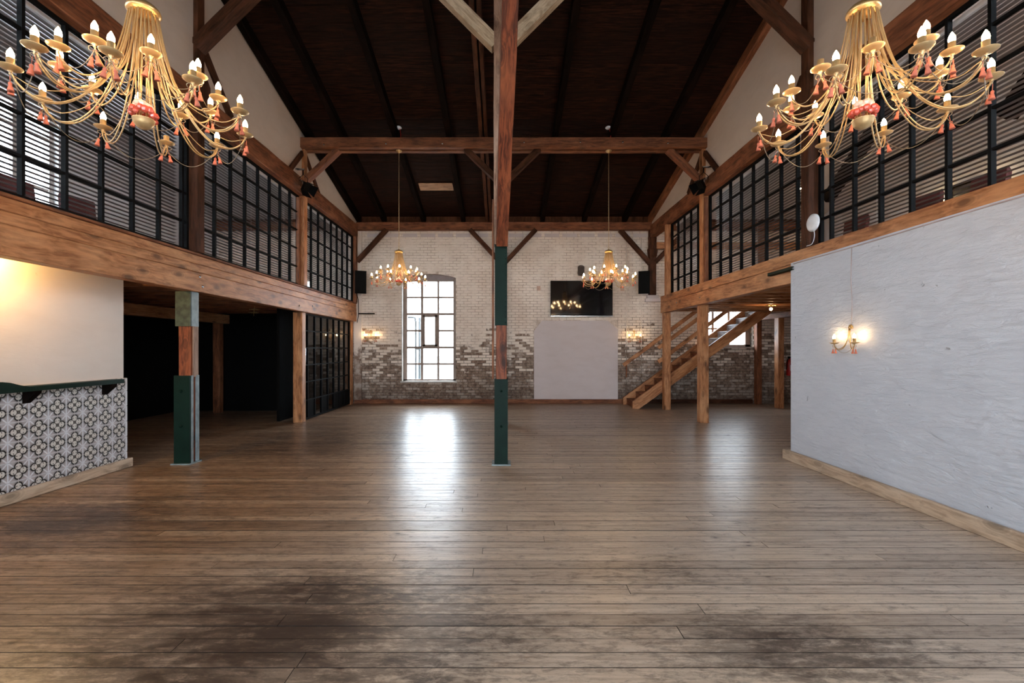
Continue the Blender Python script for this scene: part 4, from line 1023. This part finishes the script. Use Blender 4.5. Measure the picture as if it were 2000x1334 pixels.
# stage lamps with barn doors
def stage_lamp(label, x, y, z, s):
    r = thing('stage_lamp', label, 'stage light', (x, y, z))
    d = Vector((-s*0.70, -0.35, -0.62)).normalized()
    q = d.to_track_quat('Z', 'Y').to_euler()
    mb = MB(); mb.lathe([(0, -0.10), (0.04, -0.10), (0.055, -0.06), (0.06, 0.0), (0.062, 0.09), (0.056, 0.09), (0.05, 0.02), (0, 0.0)], 18); link('can', mb.mesh('can', M['chrome'], smooth=True), r, (0, 0, 0), q)
    mb = MB(); mb.box((-0.075, -0.075, 0.088), (0.075, 0.075, 0.098)); link('door_frame', mb.mesh('door_frame', M['black_metal']), r, (0, 0, 0), q)
    for k in range(4):
        a = k*PI/2; mb = MB(); vs = [(-0.07, 0.072, 0.098), (0.07, 0.072, 0.098), (0.095, 0.12, 0.22), (-0.095, 0.12, 0.22)]
        R = Matrix.Rotation(a, 3, 'Z'); vv = [R @ Vector(v) for v in vs]; v2 = [R @ (Vector(v)+Vector((0, 0.004, 0))) for v in vs]
        mb.add(vv+v2, [(0, 1, 2, 3), (7, 6, 5, 4), (0, 4, 5, 1), (1, 5, 6, 2), (2, 6, 7, 3), (3, 7, 4, 0)]); link('barn_door', mb.mesh('barn_door', M['black_metal']), r, (0, 0, 0), q)
    mb = MB(); mb.tube([(0.075, 0, 0), (0.08, 0, 0.10), (0.0, 0, 0.17), (-0.08, 0, 0.10), (-0.075, 0, 0)], 0.006, 6); mb.tube([(0, 0, 0.17), (0, 0, 0.25)], 0.01, 6); link('yoke', mb.mesh('yoke', M['black_metal']), r)
    mb = MB(); mb.tube([(s*0.20, -0.04, 0.25), (-s*0.03, -0.02, 0.25)], 0.018, 8); mb.box((s*0.17, -0.08, 0.21), (s*0.23, 0.0, 0.29)); link('bracket', mb.mesh('bracket', M['chrome']), r)
stage_lamp('stage lamp with black flaps clamped to the plate on the window side', -3.50, 7.92, 4.22, -1)
stage_lamp('stage lamp with black flaps clamped to the plate on the staircase side', 3.47, 7.92, 4.26, 1)
for x, l in ((-1.90, 'white smoke detector over the chandelier by the window'), (1.87, 'white smoke detector over the chandelier by the television')):
    zz = 5.32; yy = 8.2
    s_ = thing('smoke_detector', l, 'smoke detector', (x, yy, zz)); mb = MB(); mb.lathe([(0, zz), (0.035, zz), (0.05, zz+0.015), (0.05, zz+0.035), (0, zz+0.045)], 16, (x, yy, 0)); mb.build('housing', 'white_plastic', s_, True)
    mb = MB(); mb.tube([(x, yy, zz+0.04), (x, yy, roof_z(yy)+0.17)], 0.006, 6); mb.build('stem', 'black_metal', s_)
    mb = MB(); mb.tube([(x+0.02, yy, zz+0.01), (x+0.04, yy-0.03, zz-0.1), (x+0.04, yy-0.03, 5.11)], 0.006, 6); mb.build('red_wire', 'red_paint', s_)
ap = thing('wireless_access_point', 'round white disc hanging on the dark balcony post over the white wall', 'access point', (3.50, 5.22, 2.80))
mb = MB(); mb.lathe([(0, -0.045), (0.03, -0.044), (0.075, -0.036), (0.10, -0.018), (0.10, 0), (0, 0)], 28, (3.55, 5.22, 2.80), 'x'); mb.build('disc', 'white_plastic', ap, True)
mb = MB(); mb.tube(arc([(3.535, 5.20, 2.72), (3.53, 5.18, 2.64), (3.53, 5.22, 2.56), (3.52, 5.30, 2.55)], 5), 0.004, 5); mb.build('cable', 'white_plastic', ap, True)
mb = MB(); mb.tube(arc([(3.495, YR+0.1, 2.375), (3.495, 1.5, 2.378), (3.495, 3.4, 2.383), (3.495, 4.5, 2.375), (3.495, 5.5, 2.382)], 8), 0.006, 5); tag(mb.build('cable', 'cable', None, True), 'thin white cable clipped under the beam along the white wall', 'cable')
mb = MB(); mb.tube([(-3.60, 11.08, 2.75), (-3.57, 11.12, 2.55), (-3.57, 11.14, 2.2), (-3.60, 11.14, 2.0)], 0.008, 6); mb.tube([(-3.57, 11.13, 2.22), (-3.17, 11.13, 2.22)], 0.016, 6); tag(mb.build('cable_bracket', 'black_metal', None, True), 'black cable and short black arm below the corner speaker', 'bracket')
gbar = thing('green_bracket', 'short hollow green steel bar sticking out past the white wall end', 'bracket', (3.48, 5.75, 2.33))
mb = MB()
for (a, b) in (((3.47, 2.31), (3.52, 2.316)), ((3.47, 2.345), (3.52, 2.351)), ((3.47, 2.31), (3.476, 2.351)), ((3.514, 2.31), (3.52, 2.351))): mb.box((a[0], 5.50, a[1]), (b[0], 6.0, b[1]))
mb.build('bar', 'green_metal', gbar)
fx = thing('fire_extinguisher', 'red fire extinguisher on the brick behind the white wall corner', 'extinguisher', (7.02, YB-0.12, 0.70))
mb = MB(); mb.lathe([(0, 0.70), (0.07, 0.70), (0.08, 0.72), (0.08, 1.02), (0.06, 1.07), (0.025, 1.10), (0.025, 1.13)], 16, (7.02, YB-0.11, 0)); mb.build('cylinder_body', 'red_paint', fx, True)
mb = MB(); mb.box((7.0, YB-0.14, 1.13), (7.04, YB-0.05, 1.17)); mb.tube([(7.02, YB-0.14, 1.15), (6.93, YB-0.16, 1.1), (6.92, YB-0.14, 0.85)], 0.01, 6); mb.build('valve_and_hose', 'black_plastic', fx)
mb = MB(); mb.box((6.985, YB-0.194, 0.82), (7.055, YB-0.187, 0.96)); mb.build('paper_label', 'white_plastic', fx)
mb = MB(); mb.box((6.99, YB-0.04, 0.9), (7.05, YB-0.002, 1.0)); mb.build('hook', 'black_metal', fx)

# counter shelf with brackets along the tiled wall
sh = thing('counter_shelf', 'dark green drinks shelf along the top of the patterned tiles', 'shelf', (-4.27, 3.5, 1.0))
mb = MB(); mb.box((-4.333, YR+0.05, 0.975), (-4.20, 5.03, 1.02)); mb.build('shelf_board', 'dark_green', sh)
mb = MB(); mb.prism([(YR+0.05, 1.02), (4.02, 1.02), (3.95, 1.035), (3.86, 1.065), (3.80, 1.075), (YR+0.05, 1.075)], -4.215, -4.19, 'x'); mb.build('raised_lip', 'dark_green', sh)
mb = MB(); mb.lathe([(0, 0.006), (0.006, 0.005), (0.008, 0)], 8, (-4.19, 3.72, 1.05), 'x'); mb.build('screw', 'chrome', sh)
for yy in (4.93, 4.12, 3.1, 2.1):
    mb = MB(); mb.prism([(-4.333, 0.975), (-4.215, 0.975), (-4.22, 0.95), (-4.32, 0.86), (-4.333, 0.86)], yy-0.03, yy+0.03, 'y'); mb.build('bracket', 'black_timber', sh)
# lamp that lights the wall under the balcony on the bar side
lm = thing('ceiling_spot', 'warm ceiling lamp under the balcony over the bar wall, just out of view', 'lamp', (-4.14, 3.75, 2.24))
mb = MB(); mb.lathe([(0, 2.27), (0.05, 2.27), (0.05, 2.245), (0.0, 2.24)], 16, (-4.14, 3.75, 0)); mb.build('housing', 'black_metal', lm, True)
ld = bpy.data.lights.new('bar lamp', 'POINT'); ld.energy = 26; ld.color = (1.0, 0.66, 0.22); ld.shadow_soft_size = 0.04
lo = bpy.data.objects.new('bar_lamp_light', ld); C.objects.link(lo); lo.location = (-4.14, 3.75, 2.17)
# lamp under the right hand gallery
lp = thing('joist_lamp', 'small glowing lamp with gilt leaves under the joists at the stair head', 'lamp', (4.98, 8.5, 2.1))
mb = MB(); mb.lathe([(0, -0.03), (0.02, -0.02), (0.026, 0.0), (0.02, 0.02), (0, 0.03)], 12, (4.98, 8.5, 2.10)); mb.build('bulb', 'lamp_glow', lp, True)
mb = MB()
for k in range(9):
    a = 2*PI*k/9; c_, s_ = math.cos(a), math.sin(a)
    mb.tube([(4.98+0.02*c_, 8.5+0.02*s_, 2.16), (4.98+0.07*c_, 8.5+0.07*s_, 2.17), (4.98+0.12*c_, 8.5+0.12*s_, 2.14)], [0.004, 0.006, 0.001], 5)
mb.tube([(4.98, 8.5, 2.16), (4.98, 8.5, 2.32)], 0.006, 6); mb.build('gilt_leaves', 'gold', lp)
for k, (x, y) in enumerate(((-4.5, 8.2), (-4.9, 8.9), (-4.6, 9.6))):
    o = thing('crystal_lamp', 'unlit small crystal lamp hanging under the joists, %s' % ('nearest the open side', 'in the middle of three', 'nearest the brick wall')[k], 'lamp', (x, y, 2.0))
    mb = MB()
    for q in range(14):
        a = 2*PI*q/7; rr = 0.05 if q < 7 else 0.09; mb.lathe([(0, -0.012), (0.01, 0), (0, 0.012)], 5, (x+rr*math.cos(a), y+rr*math.sin(a), 2.0+(0.02 if q < 7 else 0.05)))
    mb.build('crystals', 'crystal', o); mb = MB(); mb.tube([(x, y, 2.0), (x, y, 2.27)], 0.005, 5); mb.lathe([(0.09, 2.06), (0.095, 2.065), (0.0, 2.08)], 12, (x, y, 0)); mb.build('stem', 'gold', o)

# ================================================================ INSIDE THE BALCONY ROOMS
def chair(label, x, y, z, rz):
    r = thing('dining_chair', label, 'chair', (x, y, z), 'maroon chairs up on the balcony'); r.rotation_euler = (0, 0, rz)
    mb = MB(); mb.box((-0.22, -0.22, 0.40), (0.22, 0.22, 0.48)); link('seat', mb.mesh('seat', M['maroon']), r)
    mb = MB(); mb.prism([(0.18, 0.46), (0.24, 0.46), (0.30, 0.95), (0.27, 1.0), (0.24, 0.98)], -0.21, 0.21, 'x'); link('backrest', mb.mesh('backrest', M['maroon']), r)
    for (a, b) in ((-1, -1), (1, -1), (-1, 1), (1, 1)):
        mb = MB(); mb.tube([(a*0.19, b*0.19, 0.40), (a*0.20, b*0.21, 0.0)], [0.022, 0.014], 6); link('leg', mb.mesh('leg', M['black_timber']), r)
for (x, y, rz, l) in ((-5.6, 6.2, 1.4, 'maroon chair behind the large screen on the window side, close to the dark post'), (-5.7, 5.55, 1.6, 'maroon chair behind the large screen on the window side, middle one of three'), (-5.7, 4.9, 1.5, 'maroon chair behind the large screen on the window side, away from the post')):
    chair(l, x, y, 2.44, rz)
for (x, y, rz, l) in ((5.5, 6.2, -1.5, 'maroon chair behind the large screen over the white wall, close to the post'), (5.6, 5.5, -1.6, 'maroon chair behind the large screen over the white wall, away from the post'), (5.4, 7.3, -1.5, 'maroon chair behind the second screen near the white disc')):
    chair(l, x, y, 2.47, rz)
for k, (y0, y1, l) in enumerate(((6.2, 7.6, 'dark diagonal strut in the room behind the second screen, staircase side'), (3.9, 4.9, 'dark diagonal strut in the room behind the large screen over the white wall'))):
    beam('roof_strut', (5.4, y0, 4.9), (5.4, y1, 3.85), 0.14, 0.16, 'black_timber', None, label=l, cat='beam')
beam('tie_rail', (3.75, YB-0.06, 3.90), (XR, YB-0.06, 3.90), 0.10, 0.16, 'orange_timber', None, label='orange rail across the brick seen through the staircase side glazing', cat='beam')
beam('roof_post', (6.3, YB-0.14, 2.47), (6.3, YB-0.14, 4.27), 0.13, 0.12, 'brown_timber', None, label='brown post before the brick seen through the staircase side glazing', cat='post')
for k, (y, l) in enumerate(((7.15, 'small glowing wall lamp up in the balcony room, beside the dark picture'), (7.95, 'small glowing wall lamp up in the balcony room, past the dark picture'))):
    r = thing('room_lamp', l, 'wall lamp', (XR-0.08, y, 3.85))
    mb = MB(); mb.lathe([(0, 3.85), (0.028, 3.86), (0.035, 3.90), (0.028, 3.96), (0, 4.0)], 12, (XR-0.10, y, 0)); mb.build('shade', 'lamp_glow', r, True)
    mb = MB(); mb.tube([(XR-0.10, y, 3.86), (XR-0.10, y, 3.80), (XR-0.01, y, 3.80)], 0.01, 6); mb.lathe([(0.04, 0), (0.04, -0.012), (0, -0.012)], 12, (XR, y, 3.80), 'x'); mb.build('arm', 'gold', r)
pc = thing('picture', 'dark framed picture between the two glowing lamps in the balcony room', 'picture', (XR-0.02, 7.55, 3.9))
mb = MB(); mb.box((XR-0.03, 7.30, 3.72), (XR-0.004, 7.80, 4.12)); mb.build('frame', 'black_timber', pc); mb = MB(); mb.box((XR-0.034, 7.33, 3.75), (XR-0.03, 7.77, 4.09)); mb.build('canvas', plain('dark canvas', S(40, 38, 40), 0.6), pc)
cl = thing('crystal_pendant', 'small crystal pendant glowing behind the second screen near the disc', 'lamp', (5.3, 8.1, 4.1))
mb = MB(); mb.lathe([(0, 4.16), (0.03, 4.18), (0.035, 4.22), (0, 4.27)], 10, (5.3, 8.1, 0)); mb.build('bulb', 'lamp_glow', cl, True)
mb = MB()
for k in range(48):
    a = k*2.4; zz = 4.05+0.36*(k/48); rr = 0.05+0.13*math.sin(PI*min(1, (k+4)/52)); mb.lathe([(0, -0.014), (0.011, 0), (0, 0.014)], 5, (5.3+rr*math.cos(a), 8.1+rr*math.sin(a), zz))
mb.build('crystals', 'crystal_pale', cl); mb = MB(); mb.tube([(5.3, 8.1, 4.2), (5.3, 8.1, roof_z(8.1)+0.1)], 0.006, 5); mb.build('stem', 'gold', cl)

# ================================================================ OUTSIDE
mb = MB(); mb.box((-60, YB+0.4, -0.6), (60, 120, -0.5)); mb.box((-60, -90, -0.6), (60, YR-0.35, -0.5)); struct(mb.build('ground', 'ground'))
pp = thing('drain_pipes', 'two grey drain pipes outside the tall window', 'pipe', (-2.1, 12.6, -0.5))
mb = MB(); k = 12.6/889
mb.tube(arc([((780-985)*k, 12.6, 1.35+62*k), ((806-985)*k, 12.6, 1.35+62*k), ((811-985)*k, 12.6, 1.35+57*k), ((812-985)*k, 12.6, 1.35+30*k), ((812-985)*k, 12.6, -0.5)], 5), 0.028, 8); mb.build('bent_pipe', 'pipe_grey', pp, True)
mb = MB(); mb.tube([((819-985)*k, 12.62, 1.35+62*k), ((819-985)*k, 12.62, -0.5)], 0.035, 8); mb.build('straight_pipe', 'pipe_grey', pp, True)
mb = MB(); mb.box(((810-985)*k, 12.58, 1.33), ((821-985)*k, 12.66, 1.37)); mb.build('clamp', 'pipe_grey', pp)
print('objects', len(bpy.data.objects), 'tris', sum(len(p.vertices)-2 for o in bpy.data.objects if o.type == 'MESH' for p in o.data.polygons) if False else '')
